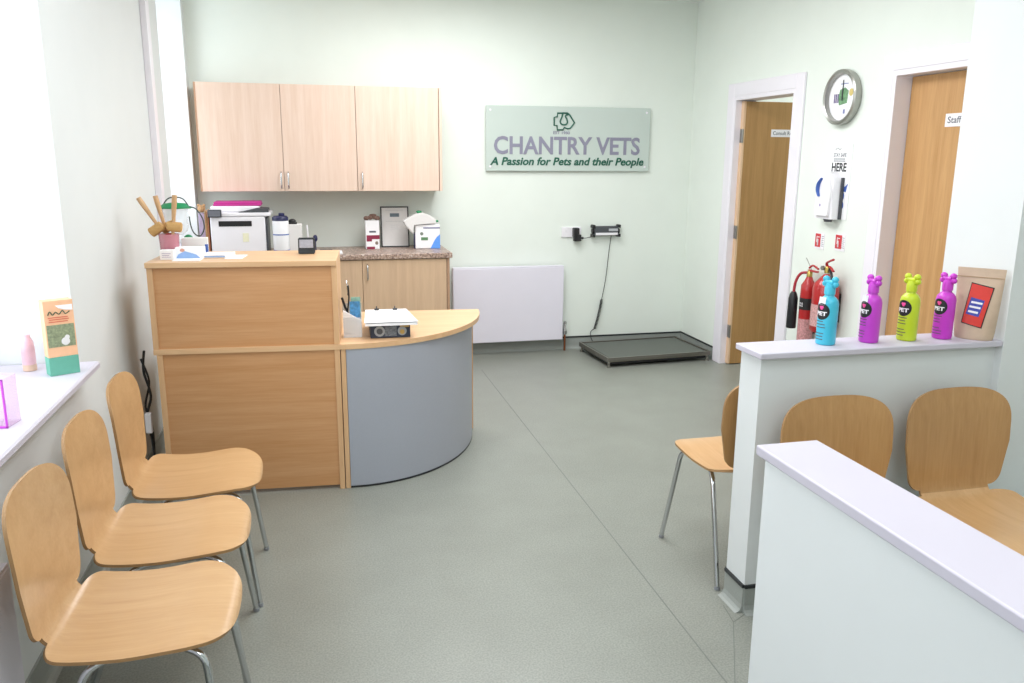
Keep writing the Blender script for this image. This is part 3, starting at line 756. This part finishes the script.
fb = thing('file_box', 'dark grey patterned file box lying under white papers on the desk', 'box', (0.353, 4.075, ZS), math.radians(-2))
boxo('body', (-.10, .095, -.115, .15, 0, .068), DKBLUE, fb, bev=.003)
for cx, r in ((-.055, .026), (.055, .022)):
    bm = B(); lathe(bm, [(r, 0), (r, .0015)], 24, mat=Matrix.Rotation(PI / 2, 3, 'X'), c=(cx, -.1150, .034)); obj('circle_print', bm, plain('pale_disc_print', '9ba0a4', .5), fb)
bm = B()
lathe(bm, [(.015, 0), (.015, .0026)], 24, mat=Matrix.Rotation(PI / 2, 3, 'X'), c=(-.055, -.1150, .034)); obj('disc_centre', bm, DGREY, fb)
bm = B(); lathe(bm, [(.012, 0), (.012, .0026)], 24, mat=Matrix.Rotation(PI / 2, 3, 'X'), c=(.055, -.1150, .03)); box(bm, .045, .09, -.1162, -.115, .052, .064); obj('gold_print', bm, YELLOWG, fb)
boxo('grey_print', (-.03, .028, -.1162, -.115, .01, .058), plain('slate_stripes', '6d747c', .5, noise=.4, scale=160), fb)
pp = thing('clipboard_papers', 'stack of white papers held by two black clips on the file box', 'papers', (0.353, 4.075, ZS + .0685), math.radians(-2))
bm = B()
pl = [(-.125, -.15), (.128, -.15), (.098, .215), (-.11, .215)]
prism(bm, pl, 0.0, .012); obj('paper_stack', bm, PAPER, pp)
bm = B(); prism(bm, [(x * 1.02, y * 1.01) for x, y in pl], .0125, .0145); 
for v in bm.verts:
    if v.co.y < 0: v.co.z += .004
obj('top_sheet', bm, PAPER, pp)
for cx in (-.055, .04):
    bm = B(); tube(bm, [(cx - .012, .19, .020), (cx + .012, .19, .020)], .007, 8, flat=.8); tube(bm, smooth_path([(cx, .19, .02), (cx, .205, .032), (cx, .212, .014)]), .003, 6); obj('clip', bm, BLACK, pp)

# ================================================================ BACK WALL FITTINGS
sg = thing('wall_sign', 'pale green acrylic CHANTRY VETS sign on the back wall', 'sign', (1.358, YB - .03, 1.495))
SW, SH = 1.385, .505
bm = B(); box(bm, 0, SW, 0, .008, 0, SH, .002); obj('panel', bm, SIGNP, sg)
for x in (.035, SW - .035):
    for z in (.035, SH - .035):
        bm = B(); tube(bm, [(x, -.004, z), (x, .0295, z)], .009, 12); obj('standoff', bm, GLOSS, sg)
text('lettering', 'CHANTRY VETS', LETTER, sg, .065, .130, 1.235, .142, y=-.0, extrude=.004, bold=.022)
text('lettering', 'A Passion for Pets and their People', GREEN, sg, .033, .026, 1.305, .083, extrude=.003, bold=.028, shear=.22)
text('lettering', 'EST 1980', LETTER, sg, .553, .290, .140, .024, extrude=.002, bold=.02)
K = .0080 / 17.07; ex0, ez0 = .560 - 310 * K, .325 + 470 * K
def emb(pts): return [(ex0 + x * K * 1.04, -.004, ez0 - y * K) for x, y in pts]
bm = B()
for s_, cl in (([(350, 195), (520, 190), (560, 220), (645, 350), (575, 440), (530, 452), (470, 430), (450, 470), (350, 472), (345, 400), (295, 400), (295, 262), (345, 255)], True),
               ([(440, 200), (425, 260), (400, 320), (410, 365), (450, 385), (500, 378), (522, 345), (510, 290), (488, 250), (500, 225), (535, 215)], False)):
    pts = emb(s_); 
    if not cl: pts = smooth_path(pts, 4)
    tube(bm, pts, .0062, 8, closed=cl)
obj('emblem', bm, GREEN, sg)

def radiator(label, x0, x1, z0, z1, yfront, yback):
    t = thing('radiator', label, 'radiator', ((x0 + x1) / 2, yback, z0)); w = (x1 - x0) / 2; H = z1 - z0; d = yfront - yback
    bm = B(); box(bm, -w, w, d, d + .018, 0, H, .006); box(bm, -w + .01, w - .01, d + .05, d + .066, 0.01, H - .01, .004); obj('panel', bm, RADW, t)
    bm = B(); box(bm, -w, w, d + .002, d + .07, H, H + .008, .003); obj('top_grille', bm, RADW, t)
    bm = B(); box(bm, -w - .001, -w + .004, d + .006, d + .066, .0, H, .001); box(bm, w - .004, w + .001, d + .006, d + .066, .0, H, .001); obj('side_cover', bm, RADW, t)
    bm = B(); box(bm, -w + .02, w - .02, d + .02, d + .05, .04, H - .01, 0); obj('fins', bm, RADW, t)
    bm = B(); box(bm, -w * .6, -w * .6 + .04, d + .066, 0, H - .2, H - .1); box(bm, w * .6, w * .6 + .04, d + .066, 0, H - .2, H - .1); obj('bracket', bm, RADW, t)
    return t
ra = radiator('flat white panel radiator on the back wall below the sign', 1.075, 2.005, .105, .722, 6.45, YB)
bm = B(); lathe(bm, [(.010, 0), (.018, .01), (.018, .045), (.013, .055), (.013, .11), (.006, .115)], 14, c=(.493, -.065, .035)); obj('valve', bm, CHROME, ra)
bm = B(); tube(bm, [(.493, -.065, -.103), (.493, -.065, .036)], .009, 10); obj('pipe', bm, COPPER, ra)

so = thing('wall_socket', 'white double wall socket left of the scale readout', 'socket', (2.10, YB, .955))
boxo('plate', (-.095, .075, -.012, 0, 0, .085), WHITE, so, bev=.003)
boxo('switch', (-.07, -.05, -.015, -.012, .05, .068), WHITE, so, bev=.001)
pg = thing('power_adapter', 'black plug-in power adapter in the wall socket', 'adapter', (2.125, YB - .012, .95))
bm = B(); box(bm, -.03, .018, -.055, 0, .01, .085, .006); box(bm, -.025, .036, -.055, -.01, -.025, .03, .006); obj('body', bm, BLACK, pg)
bm = B(); tube(bm, smooth_path([(.045, -.02, .0), (.075, -.02, -.002), (.10, -.012, 0), (.135, -.008, .005)]), [.006, .008, .010, .010, .006] + [.003] * 20, 8); obj('lead', bm, BLACK, pg)

sd = thing('scale_readout', 'black and silver scale display mounted on the back wall above the scale', 'scale display', (2.382, YB, .96))
bm = B(); box(bm, -.105, .105, -.055, 0, .008, .085, .008); obj('body', bm, DGREY, sd)
boxo('silver_strip', (-.095, .10, -.0575, -.055, .012, .032), WHITE, sd, bev=.001)
boxo('screen', (.02, .10, -.0575, -.055, .045, .066), plain('lcd_screen', 'b9bcc0', .3), sd)
for x in (-.112, .112):
    bm = B(); tube(bm, [(x - .008, -.03, .045), (x + .008, -.03, .045)], .022, 14); box(bm, x - .012, x + .012, -.065, 0, -.004, .022, .004); box(bm, x - .012, x + .012, -.065, 0, .072, .098, .004); obj('bracket', bm, BLACK, sd)
sl = thing('weighing_scale', 'low dark platform pet scale with grey mat in the back right corner', 'scale', (2.185, 5.838, 0), math.radians(3.7))
LX, LY, Z0, Z1 = .905, .60, .045, .070
bm = B(); box(bm, 0, LX, 0, LY, Z0, Z1, .003)
obj('platform', bm, SCALERIM, sl)
bm = B(); box(bm, .03, LX - .03, .03, LY - .03, Z1 + .0005, Z1 + .004, .001); obj('rubber_mat', bm, SCALEDARK, sl)
bm = B()
for d_ in ((0, LX, 0, .014), (0, LX, LY - .014, LY), (0, .014, .014, LY - .014), (LX - .014, LX, .014, LY - .014)): box(bm, *d_, Z1 + .0005, Z1 + .010, .001)
obj('rim', bm, SCALERIM, sl)
for x, y in ((.02, .02), (LX - .02, .02), (.02, LY - .02), (LX - .02, LY - .02)):
    bm = B(); lathe(bm, [(.018, 0), (.018, .015), (.010, .017), (.010, Z0)], 12, c=(x, y, 0)); obj('foot', bm, STEEL, sl)
bm = B(); box(bm, .03, LX - .03, .03, LY - .03, .02, Z0 - .0005); obj('underframe', bm, BLACK, sl)
pts = smooth_path([(2.43, YB - .04, .965), (2.424, YB - .02, .85), (2.40, YB - .02, .6), (2.37, YB - .02, .42)], 8)
hel = []
p0, p1 = Vector((2.37, YB - .02, .42)), Vector((2.335, YB - .02, .17))
for k in range(0, 12 * 22):
    u = k / (12 * 22); c_ = p0.lerp(p1, u); c_.x += -.02 * u * u; a = 2 * PI * k / 12
    hel.append((c_.x + .009 * math.cos(a), c_.y + .009 * math.sin(a), c_.z))
cd = thing('coiled_cord', 'thin black cord with coiled lower end from display down to the scale', 'cord', (0, 0, 0))
bm = B(); tube(bm, pts, .0032, 8); obj('straight_cord', bm, BLACK, cd)
bm = B(); tube(bm, hel, .0034, 6); tube(bm, smooth_path([(2.322, YB - .02, .175), (2.29, YB - .02, .155), (2.278, YB - .02, .135), (2.278, YB - .03, .10), (2.29, YB - .06, .06)]), .003, 6); obj('coil', bm, BLACK, cd)

# ================================================================ RIGHT WALL FITTINGS (local x towards camera, front = into the room)
RZ = -PI / 2
ck = thing('wall_clock', 'round silver wall clock with picture dial between the two doors', 'clock', (XR, 4.487, 1.964), RZ)
def disc(bm, r0, y0, y1, mi=0, n=48, rin=None):
    mt = Matrix.Rotation(PI / 2, 3, 'X')
    lathe(bm, [(r0, -y0), (r0, -y1)], n, mat=mt, mi=mi)
bm = B(); mt = Matrix.Rotation(PI / 2, 3, 'X')
lathe(bm, [(.140, 0), (.158, .004), (.162, .02), (.160, .045), (.150, .052), (.138, .046), (.134, .022)], 56, mat=mt, caps=False)
obj('rim', bm, CLOCKG, ck)
bm = B(); lathe(bm, [(.139, .0005), (.139, .018)], 56, mat=mt); obj('dial', bm, PAPER, ck)
bm = B(); prism(bm, [(-.03, -.045), (.045, -.035), (.052, .035), (.02, .055), (-.03, .045), (-.04, .0)], -.0195, -.018, axis='Y'); obj('green_picture', bm, plain('leaf_green_print', '6f9a72', .6, noise=.35, scale=60), ck)
bm = B()
for x in (-.085, -.068, -.05): box(bm, x, x + .012, -.0195, -.018, -.03, .022)
obj('purple_picture', bm, plain('purple_grey_print', '7c6f94', .6), ck)
bm = B(); ball(bm, (.078, -.0185, .025), .02, sc=(1, .06, 1.1)); obj('yellow_picture', bm, plain('yellow_print', 'd8c47c', .6), ck)
bm = B(); box(bm, .015, .032, -.0195, -.018, -.095, -.07); box(bm, -.025, .045, -.0195, -.018, .075, .08); obj('blue_mark', bm, plain('blue_grey_print', '7a82b0', .6), ck)
bm = B(); box(bm, -.003, .003, -.0235, -.021, -.02, .1); box(bm, -.0035, .0035, -.0255, -.0235, -.015, .055); 
obj('hands', bm, DGREY, ck)

ps = thing('wall_poster', 'white stay safe poster reading HERE behind the hand sanitiser dispenser', 'poster', (XR, 4.628, 1.245), RZ)
bm = B(); box(bm, 0, .262, -.004, 0, 0, .445, .0); obj('sheet', bm, PAPER, ps)
text('lettering', 'STAY SAFE', TEXTG, ps, .085, .372, .125, .022, y=-.004, bold=.01)
text('lettering', 'HERE', INK, ps, .075, .285, .145, .052, y=-.004, bold=.03)
bm = B(); lines(bm, .085, .205, [.357, .345], -.004, .005, jag=.1); obj('small_print', bm, TEXTG, ps)
bm = B(); tube(bm, smooth_path([(.10, -.0045, .415), (.12, -.0045, .425), (.14, -.0045, .415), (.155, -.0045, .423)]), .002, 6); obj('small_emblem', bm, plain('grey_print', '9aa0a0', .6), ps)
bm = B(); prism(bm, [(.16, .175), (.235, .165), (.25, .215), (.22, .195), (.19, .205)], -.0052, -.004, axis='Y')
obj('hand_symbol', bm, BLUE, ps)
for z in (.14, .085):
    bm = B(); ball(bm, (.205, -.004, z), .022, sc=(.9, .08, 1.1)); dr = obj('drop_symbol', bm, BLUE, ps)
    bm = B(); box(bm, .195, .215, -.0068, -.0055, z - .014, z + .008, .002); obj('drop_centre', bm, LBLUE, dr)
dp = thing('soap_dispenser', 'white hand sanitiser dispenser with blue window fixed over the poster', 'dispenser', (XR - .0045, 4.515, 1.245), RZ)
poly = [(-.075, 0), (.095, 0), (.095, .18), (.088, .235), (.06, .272), (.02, .285), (-.02, .28), (-.055, .255), (-.072, .21)]
bm = B(); prism(bm, poly, -.085, 0, axis='Y', smooth=False)
bmesh.ops.bevel(bm, geom=[e for e in bm.edges if all(abs(v.co.y + .085) < 1e-4 for v in e.verts)], offset=.02, segments=4, affect='EDGES')
for f in bm.faces: f.smooth = True
obj('body', bm, WHITE, dp)
boxo('back_plate', (.0955, .104, -.022, 0, .0, .25), DGREY, dp, bev=.003)
bm = B(); P_ = smooth_path([(-.012, -.086, .135), (-.024, -.0865, .17), (-.020, -.0865, .21), (.004, -.085, .245)], 5)
tube(bm, P_, [.014 + .008 * math.sin(PI * k / (len(P_) - 1)) for k in range(len(P_))], 12, flat=.35); obj('blue_window', bm, BLUE, dp)
bm = B(); box(bm, -.004, .006, -.087, -.084, .075, .09); obj('indicator', bm, plain('mauve_mark', '9a8ab8', .5), dp)
bm = B(); lathe(bm, [(.022, -.018), (.03, 0)], 14, c=(.03, -.04, 0)); obj('nozzle', bm, DGREY, dp)

FS = 'red and white fire extinguisher notices'
for i, (yy, zz, lb) in enumerate(((4.665, 1.045, 'small red and white fire notice, the left of two under the dispenser'), (4.455, 1.055, 'small red and white fire notice, the right of two under the dispenser'))):
    t = thing('fire_notice', lb, 'sign', (XR, yy, zz), RZ)
    boxo('plate', (0, .10, -.003, 0, 0, .10), WHITE, t)
    boxo('red_panel', (.005, .062 if i == 0 else .068, -.0036, -.003, .012, .096), REDP, t)
    bm = B(); tube(bm, [(.038, -.0038, .022), (.038, -.0038, .062)], .008, 8, flat=.3); box(bm, .02, .026, -.0044, -.0035, .04, .08); box(bm, .03, .05, -.0044, -.0035, .072, .078)
    obj('pictogram', bm, WHITE, t)
    bm = B(); lines(bm, .07, .097, [.02 + .012 * k for k in range(6)], -.003, .003); obj('small_print', bm, TEXTG, t)

# extinguishers
e1 = thing('fire_extinguisher', 'slim red fire extinguisher with black discharge horn on the right wall', 'fire extinguisher', (XR - .062, 4.60, 0), RZ)
bm = B(); R1 = .047
lathe(bm, [(.045, .385), (R1, .395), (R1, .78), (.046, .815), (.028, .845), (.020, .865), (.016, .875)], 28); obj('cylinder', bm, RED, e1)
bm = B(); lathe(bm, [(R1 + .0006, .44), (R1 + .0006, .60)], 28, caps=False); obj('label_band', bm, plain('pale_label', 'c48e8e', .6, noise=.3, scale=90), e1)
bm = B(); lathe(bm, [(R1 + .0008, .66), (R1 + .0008, .735)], 28, caps=False); obj('black_band', bm, BLACK, e1)
text('lettering', 'CO2', WHITE, e1, -.024, .68, .045, .026, wrap=R1 + .0012)
bm = B(); lathe(bm, [(.018, .87), (.018, .90), (.012, .905), (.012, .915)], 14); obj('valve', bm, BRASS, e1)
bm = B(); box(bm, -.012, .085, -.010, .010, .905, .917, .003); tube(bm, smooth_path([(-.008, 0, .925), (.03, 0, .945), (.09, 0, .93)]), .008, 8, flat=.8); obj('lever', bm, RED, e1)
bm = B(); tube(bm, smooth_path([(-.01, -.0, .895), (-.05, -.03, .885), (-.070, -.05, .83), (-.076, -.055, .75)]), .009, 10); obj('hose', bm, TOYRED, e1)
bm = B(); lathe(bm, [(.014, .765), (.022, .75), (.030, .72), (.031, .53), (.028, .525)], 18, c=(-.076, -.055, 0)); obj('horn', bm, BLACK, e1)
bm = B(); tube(bm, [(-.05, 0, .985), (.02, 0, .915)], .0022, 6); obj('safety_pin', bm, STEEL, e1)
boxo('wall_bracket', (-.02, .02, R1 - .004, .0618, .50, .74), BLACK, e1)
e2 = thing('fire_extinguisher', 'wide red fire extinguisher partly behind the turquoise bottle', 'fire extinguisher', (XR - .09, 4.375, 0), RZ)
bm = B(); R2 = .078
lathe(bm, [(.066, .56), (R2, .575), (R2, .83), (.070, .86), (.045, .89), (.022, .915), (.018, .92)], 32); obj('cylinder', bm, RED, e2)
bm = B(); lathe(bm, [(R2 + .0006, .60), (R2 + .0006, .735)], 32, caps=False); obj('label_band', bm, plain('pale_label_wide', 'c89a98', .6, noise=.3, scale=90), e2)
bm = B(); lathe(bm, [(.02, .925), (.02, .955), (.014, .965)], 14); obj('valve', bm, BRASS, e2)
bm = B(); tube(bm, smooth_path([(-.005, 0, .955), (.0, -.01, .985), (.03, -.015, 1.00), (.075, -.02, 1.015)]), .010, 8, flat=.7); tube(bm, smooth_path([(.0, 0, .965), (.04, -.01, .965), (.08, -.015, .945)]), .009, 8, flat=.7); obj('lever', bm, RED, e2)
bm = B(); lathe(bm, [(.014, 0), (.014, .012)], 14, mat=mt, c=(-.015, -.02, .955)); obj('gauge', bm, STEEL, e2)
bm = B(); tube(bm, smooth_path([(.015, 0, .95), (.07, -.02, .92), (.088, -.03, .84), (.086, -.03, .66)]), .009, 10); obj('hose', bm, BLACK, e2)
boxo('wall_bracket', (-.03, .03, R2 - .004, .0898, .62, .80), BLACK, e2)

# signs on the doors
s1 = thing('door_sign', 'white consulting room sign on the open far door', 'sign', (3.40, 5.748, 1.765))
boxo('plate', (0, .235, -.002, 0, 0, .055), WHITE, s1)
text('lettering', 'Consult Room', TEXTG, s1, .015, .015, .205, .027, y=-.002, bold=.008)
s2 = thing('door_sign', 'white Staff sign on the nearer oak door', 'sign', (XR + .085, 3.745, 1.77), RZ)
boxo('plate', (0, .27, -.002, 0, 0, .066), WHITE, s2)
text('lettering', 'Staff Room', TEXTG, s2, .018, .018, .235, .033, y=-.002, bold=.008)

# ================================================================ BOTTLES AND POUCH ON THE LOW WALL
def bottle(label, loc, rz, m, hsc=1.0, ticket=False):
    t = thing('shampoo_bottle', label, 'bottle', loc, rz, None)
    R = .0335
    bm = B(); lathe(bm, [(.030, 0), (R - .001, .002), (R, .006), (R, .142), (R - .003, .155), (R - .010, .164), (.017, .169), (.0155, .174), (.0155, .180)], 32); obj('body', bm, m, t)
    bm = B(); lathe(bm, [(.0185, .176), (.0185, .198), (.016, .206), (.013, .213)], 20)
    tube(bm, [(-.017, 0, .218), (-.008, 0, .216), (0, 0, .214), (.008, 0, .216), (.017, 0, .218)], [.0125, .0105, .011, .0105, .0125], 12)
    for sx in (-1, 1):
        ball(bm, (sx * .0185, 0, .2275), .0125, sc=(1, .9, .9)); ball(bm, (sx * .0205, 0, .2115), .0125, sc=(1, .9, .9))
    obj('bone_cap', bm, m, t)
    # round black badge wrapped on the cylinder
    bm = B(); rb = .029; zc = .118; RR = R + .0006
    def onc(x, z, r=RR): a = x / r; return (r * math.sin(a), -r * math.cos(a), z)
    rings = []
    for q in range(1, 7):
        rings.append([bm.verts.new(onc(rb * q / 6 * math.cos(2 * PI * k / 32), zc + rb * q / 6 * math.sin(2 * PI * k / 32))) for k in range(32)])
    c_ = bm.verts.new(onc(0, zc))
    for k in range(32): bm.faces.new((c_, rings[0][k], rings[0][(k + 1) % 32]))
    for q in range(5): ring_fill(bm, rings[q], rings[q + 1])
    bd = obj('badge', bm, BLACK, t)
    text('lettering', 'PET', WHITE, bd, -.020, .104, .040, .014, wrap=R + .0009, bold=.04)
    bm = B()
    for sx in (-1, 1): ball(bm, onc(sx * .0035, .133, R + .0008), .0048, sc=(1, .3, 1))
    ball(bm, onc(0, .1285, R + .0008), .0052, sc=(1, .3, 1)); obj('heart', bm, HEART, bd)
    bm = B()
    for k in range(7):
        z = .082 - .0105 * k; x0 = -.026 + random.random() * .006; x1 = .020 - random.random() * .012; n_ = 8
        if k in (3,): continue
        A = [bm.verts.new(onc(x0 + (x1 - x0) * j / n_, z)) for j in range(n_ + 1)]; C_ = [bm.verts.new(onc(x0 + (x1 - x0) * j / n_, z + .0028)) for j in range(n_ + 1)]
        for j in range(n_): bm.faces.new((A[j], A[j + 1], C_[j + 1], C_[j]))
    obj('fine_print', bm, plain('label_print', {'TEAL': '2a7f98'}.get(m.name, '555055'), .6), t)
    if ticket:
        bm = B(); n_ = 8; x0, x1 = -.018, .012
        A = [bm.verts.new(onc(x0 + (x1 - x0) * j / n_, .142)) for j in range(n_ + 1)]; C_ = [bm.verts.new(onc(x0 + (x1 - x0) * j / n_, .168, RR - .002)) for j in range(n_ + 1)]
        for j in range(n_): bm.faces.new((A[j], A[j + 1], C_[j + 1], C_[j]))
        obj('price_sticker', bm, WHITE, t)
    return t
ZL = .9705
bottle('turquoise shampoo bottle with bone-shaped cap at the left of the low wall ledge', (1.727, 2.462, ZL), math.radians(-74), TEAL, ticket=True)
bottle('purple-pink shampoo bottle with bone cap between the turquoise and lime bottles', (1.900, 2.462, ZL), math.radians(-84), MAG, ticket=True)
bottle('lime green shampoo bottle with bone-shaped cap', (2.056, 2.462, ZL), math.radians(-76), LIME)
bottle('magenta shampoo bottle with bone cap next to the kraft paper pouch', (2.204, 2.460, ZL), math.radians(-78), MAG2)

kp = thing('kraft_pouch', 'brown kraft paper treat pouch with red label at the end of the ledge', 'pouch', (2.315, 2.432, ZL), math.radians(-50))
bm = B(); N = 24; rows = [(0, .034, .060), (.004, .036, .063), (.03, .036, .066), (.08, .033, .069), (.13, .026, .0715), (.18, .016, .0735), (.215, .008, .075), (.23, .004, .0755), (.252, .0022, .0765), (.255, .002, .0765)]
rings = []
for z, d_, w_ in rows:
    p_ = 1.25 if z < .2 else 1.1
    rings.append([bm.verts.new((w_ * math.copysign(abs(math.cos(a)) ** .75, math.cos(a)), d_ * math.copysign(abs(math.sin(a)) ** p_, math.sin(a)) + z * .02, z)) for a in [2 * PI * k / N for k in range(N)]])
for i in range(len(rings) - 1): ring_fill(bm, rings[i], rings[i + 1])
bm.faces.new(rings[0][::-1]); bm.faces.new(rings[-1]); obj('pouch', bm, KRAFT, kp)
def pouch_front(x, z):
    for i in range(len(rows) - 1):
        if rows[i][0] <= z <= rows[i + 1][0]:
            f = (z - rows[i][0]) / (rows[i + 1][0] - rows[i][0]); d_ = rows[i][1] + (rows[i + 1][1] - rows[i][1]) * f; w_ = rows[i][2] + (rows[i + 1][2] - rows[i][2]) * f
            c = min(1, abs(x) / w_) ** (1 / .75); s_ = math.sqrt(max(0, 1 - c * c)); return -d_ * s_ ** 1.25 + z * .02
    return 0
def patch(name, corners, mat, off, parent, n=8):
    bm = B(); (ax, az), (bx, bz), (cx_, cz), (dx, dz) = corners
    g = []
    for i in range(n + 1):
        row = []
        for j in range(n + 1):
            u, v = i / n, j / n
            x = (1 - u) * ((1 - v) * ax + v * dx) + u * ((1 - v) * bx + v * cx_); z = (1 - u) * ((1 - v) * az + v * dz) + u * ((1 - v) * bz + v * cz)
            row.append(bm.verts.new((x, pouch_front(x, z) - off, z)))
        g.append(row)
    for i in range(n):
        for j in range(n): bm.faces.new((g[i][j], g[i + 1][j], g[i + 1][j + 1], g[i][j + 1]))
    return obj(name, bm, mat, parent)
patch('label_border', [(-.042, .058), (.026, .044), (.048, .190), (-.026, .204)], BLACK, .0012, kp)
patch('label', [(-.039, .061), (.023, .048), (.044, .187), (-.024, .200)], POUCHRED, .0020, kp)
lb_ = patch('label_print', [(-.030, .092), (.012, .084), (.024, .143), (-.020, .152)], POUCHBLUE, .0027, kp)
for i, (z, x0, x1) in enumerate(((.132, -.018, .018), (.116, -.022, .014), (.099, -.024, .008))):
    patch('white_lettering', [(x0, z), (x1, z - .004), (x1 + .001, z + .003), (x0 + .001, z + .007)], WHITE, .0034, lb_, n=3)
bm = B(); box(bm, -.075, .075, -.0012, .0, .222, .2245); obj('zip_ridge', bm, plain('kraft_ridge', 'b39678', .7), kp, loc=(0, -.003, 0))

# ================================================================ ON THE WINDOW SILL
kc = thing('display_carton', 'peach and green cardboard carton with dog picture at the end of the window sill', 'carton', (-0.862, 3.05, .8505), math.radians(30))
cw, cd_, ch = .094, .048, .262
lean = Matrix.Rotation(math.radians(5), 4, 'X') @ Matrix.Rotation(math.radians(-3), 4, 'Y')
def lc(name, dims, m, bev=0.0, mi=0):
    bm = B(); box(bm, *dims, bev=bev); return obj(name, bm, m, kc)
lc('body', (-cw / 2, cw / 2, 0, cd_, 0.065, ch), ORANGE, .001)
lc('green_base', (-cw / 2 - .0003, cw / 2 + .0003, -.0003, cd_ + .0003, 0, .065), CGREEN, .001)
lc('picture', (-cw / 2 + .004, cw / 2 - .004, -.0010, 0, .10, .178), OLIVE)
bm = B(); ball(bm, (.012, -.001, .118), .014, sc=(1, .08, 1)); ball(bm, (.018, -.001, .132), .008, sc=(1, .08, 1)); obj('dog_print', bm, PAPERC, kc)
bm = B(); lines(bm, -.036, .034, [.187, .195, .202], -.001, .003); obj('red_print', bm, plain('coral_print', 'd96f55', .6), kc)
bm = B(); tube(bm, smooth_path([(-.035, -.001, .213), (-.028, -.001, .225), (-.02, -.001, .213), (-.01, -.001, .222), (0, -.001, .214), (.012, -.001, .226), (.02, -.001, .214), (.034, -.001, .222)]), .0018, 6); obj('script_print', bm, plain('dark_green_print', '4a5a40', .6), kc)
bm = B(); prism(bm, [(-.01, .245), (.044, .245), (.044, .225), (.02, .228), (.0, .235)], -.001, .0, axis='Y'); obj('white_corner', bm, PAPER, kc)
pb = thing('clear_box', 'pink-edged clear plastic box on the near window sill', 'box', (-0.945, 2.47, .8505), math.radians(-10))
bm = B()
for d_ in ((-.09, .09, -.002, 0, 0, .14), (-.09, .09, .07, .072, 0, .14), (-.09, -.088, 0, .07, 0, .14), (.088, .09, 0, .07, 0, .14), (-.09, .09, 0, .07, 0, .002)): box(bm, *d_)
obj('walls', bm, PINKCLEAR, pb)
bm = B()
for d_ in ((-.092, .092, -.004, .0, 0, .006), (.087, .092, -.004, .0, 0, .14), (-.092, .092, -.004, 0, .136, .14)): box(bm, *d_)
obj('edge', bm, plain('bright_pink_edge', 'c94bd0', .4), pb)
pt = thing('cosmetic_tube', 'small pink and white tube standing at the back of the window sill', 'tube', (-1.0, 3.14, .8505), math.radians(-30))
bm = B(); lathe(bm, [(.018, 0), (.02, .003), (.022, .03), (.022, .08), (.019, .105), (.012, .12), (.012, .128)], 20); obj('tube', bm, plain('pink_white_tube', 'e6bcc6', .4, noise=.15, scale=20), pt)
bm = B(); lathe(bm, [(.021, -.0), (.0225, .001), (.0225, .022), (.021, .0225)], 20); obj('cap', bm, plain('peach_cap', 'e0bfa8', .4), pt)

# radiator under the front window, its end just in the frame
rl = thing('radiator', 'white radiator end at the lower left edge, under the window', 'radiator', (XL, 1.3, .12), PI / 2)
bm = B(); box(bm, -.78, .80, -.10, -.082, 0, .485, .005); box(bm, -.78, .80, -.05, -.035, 0.01, .475, .004); obj('panel', bm, RADW, rl)
bm = B(); box(bm, -.78, .80, -.098, -.035, .485, .493, .002); obj('top_grille', bm, RADW, rl)
bm = B(); box(bm, .796, .802, -.096, -.035, 0, .485, .001); box(bm, -.782, -.776, -.096, -.035, 0, .485, .001); obj('side_cover', bm, RADW, rl)
bm = B(); box(bm, -.5, -.46, -.035, 0, .3, .4); box(bm, .46, .5, -.035, 0, .3, .4); obj('bracket', bm, RADW, rl)
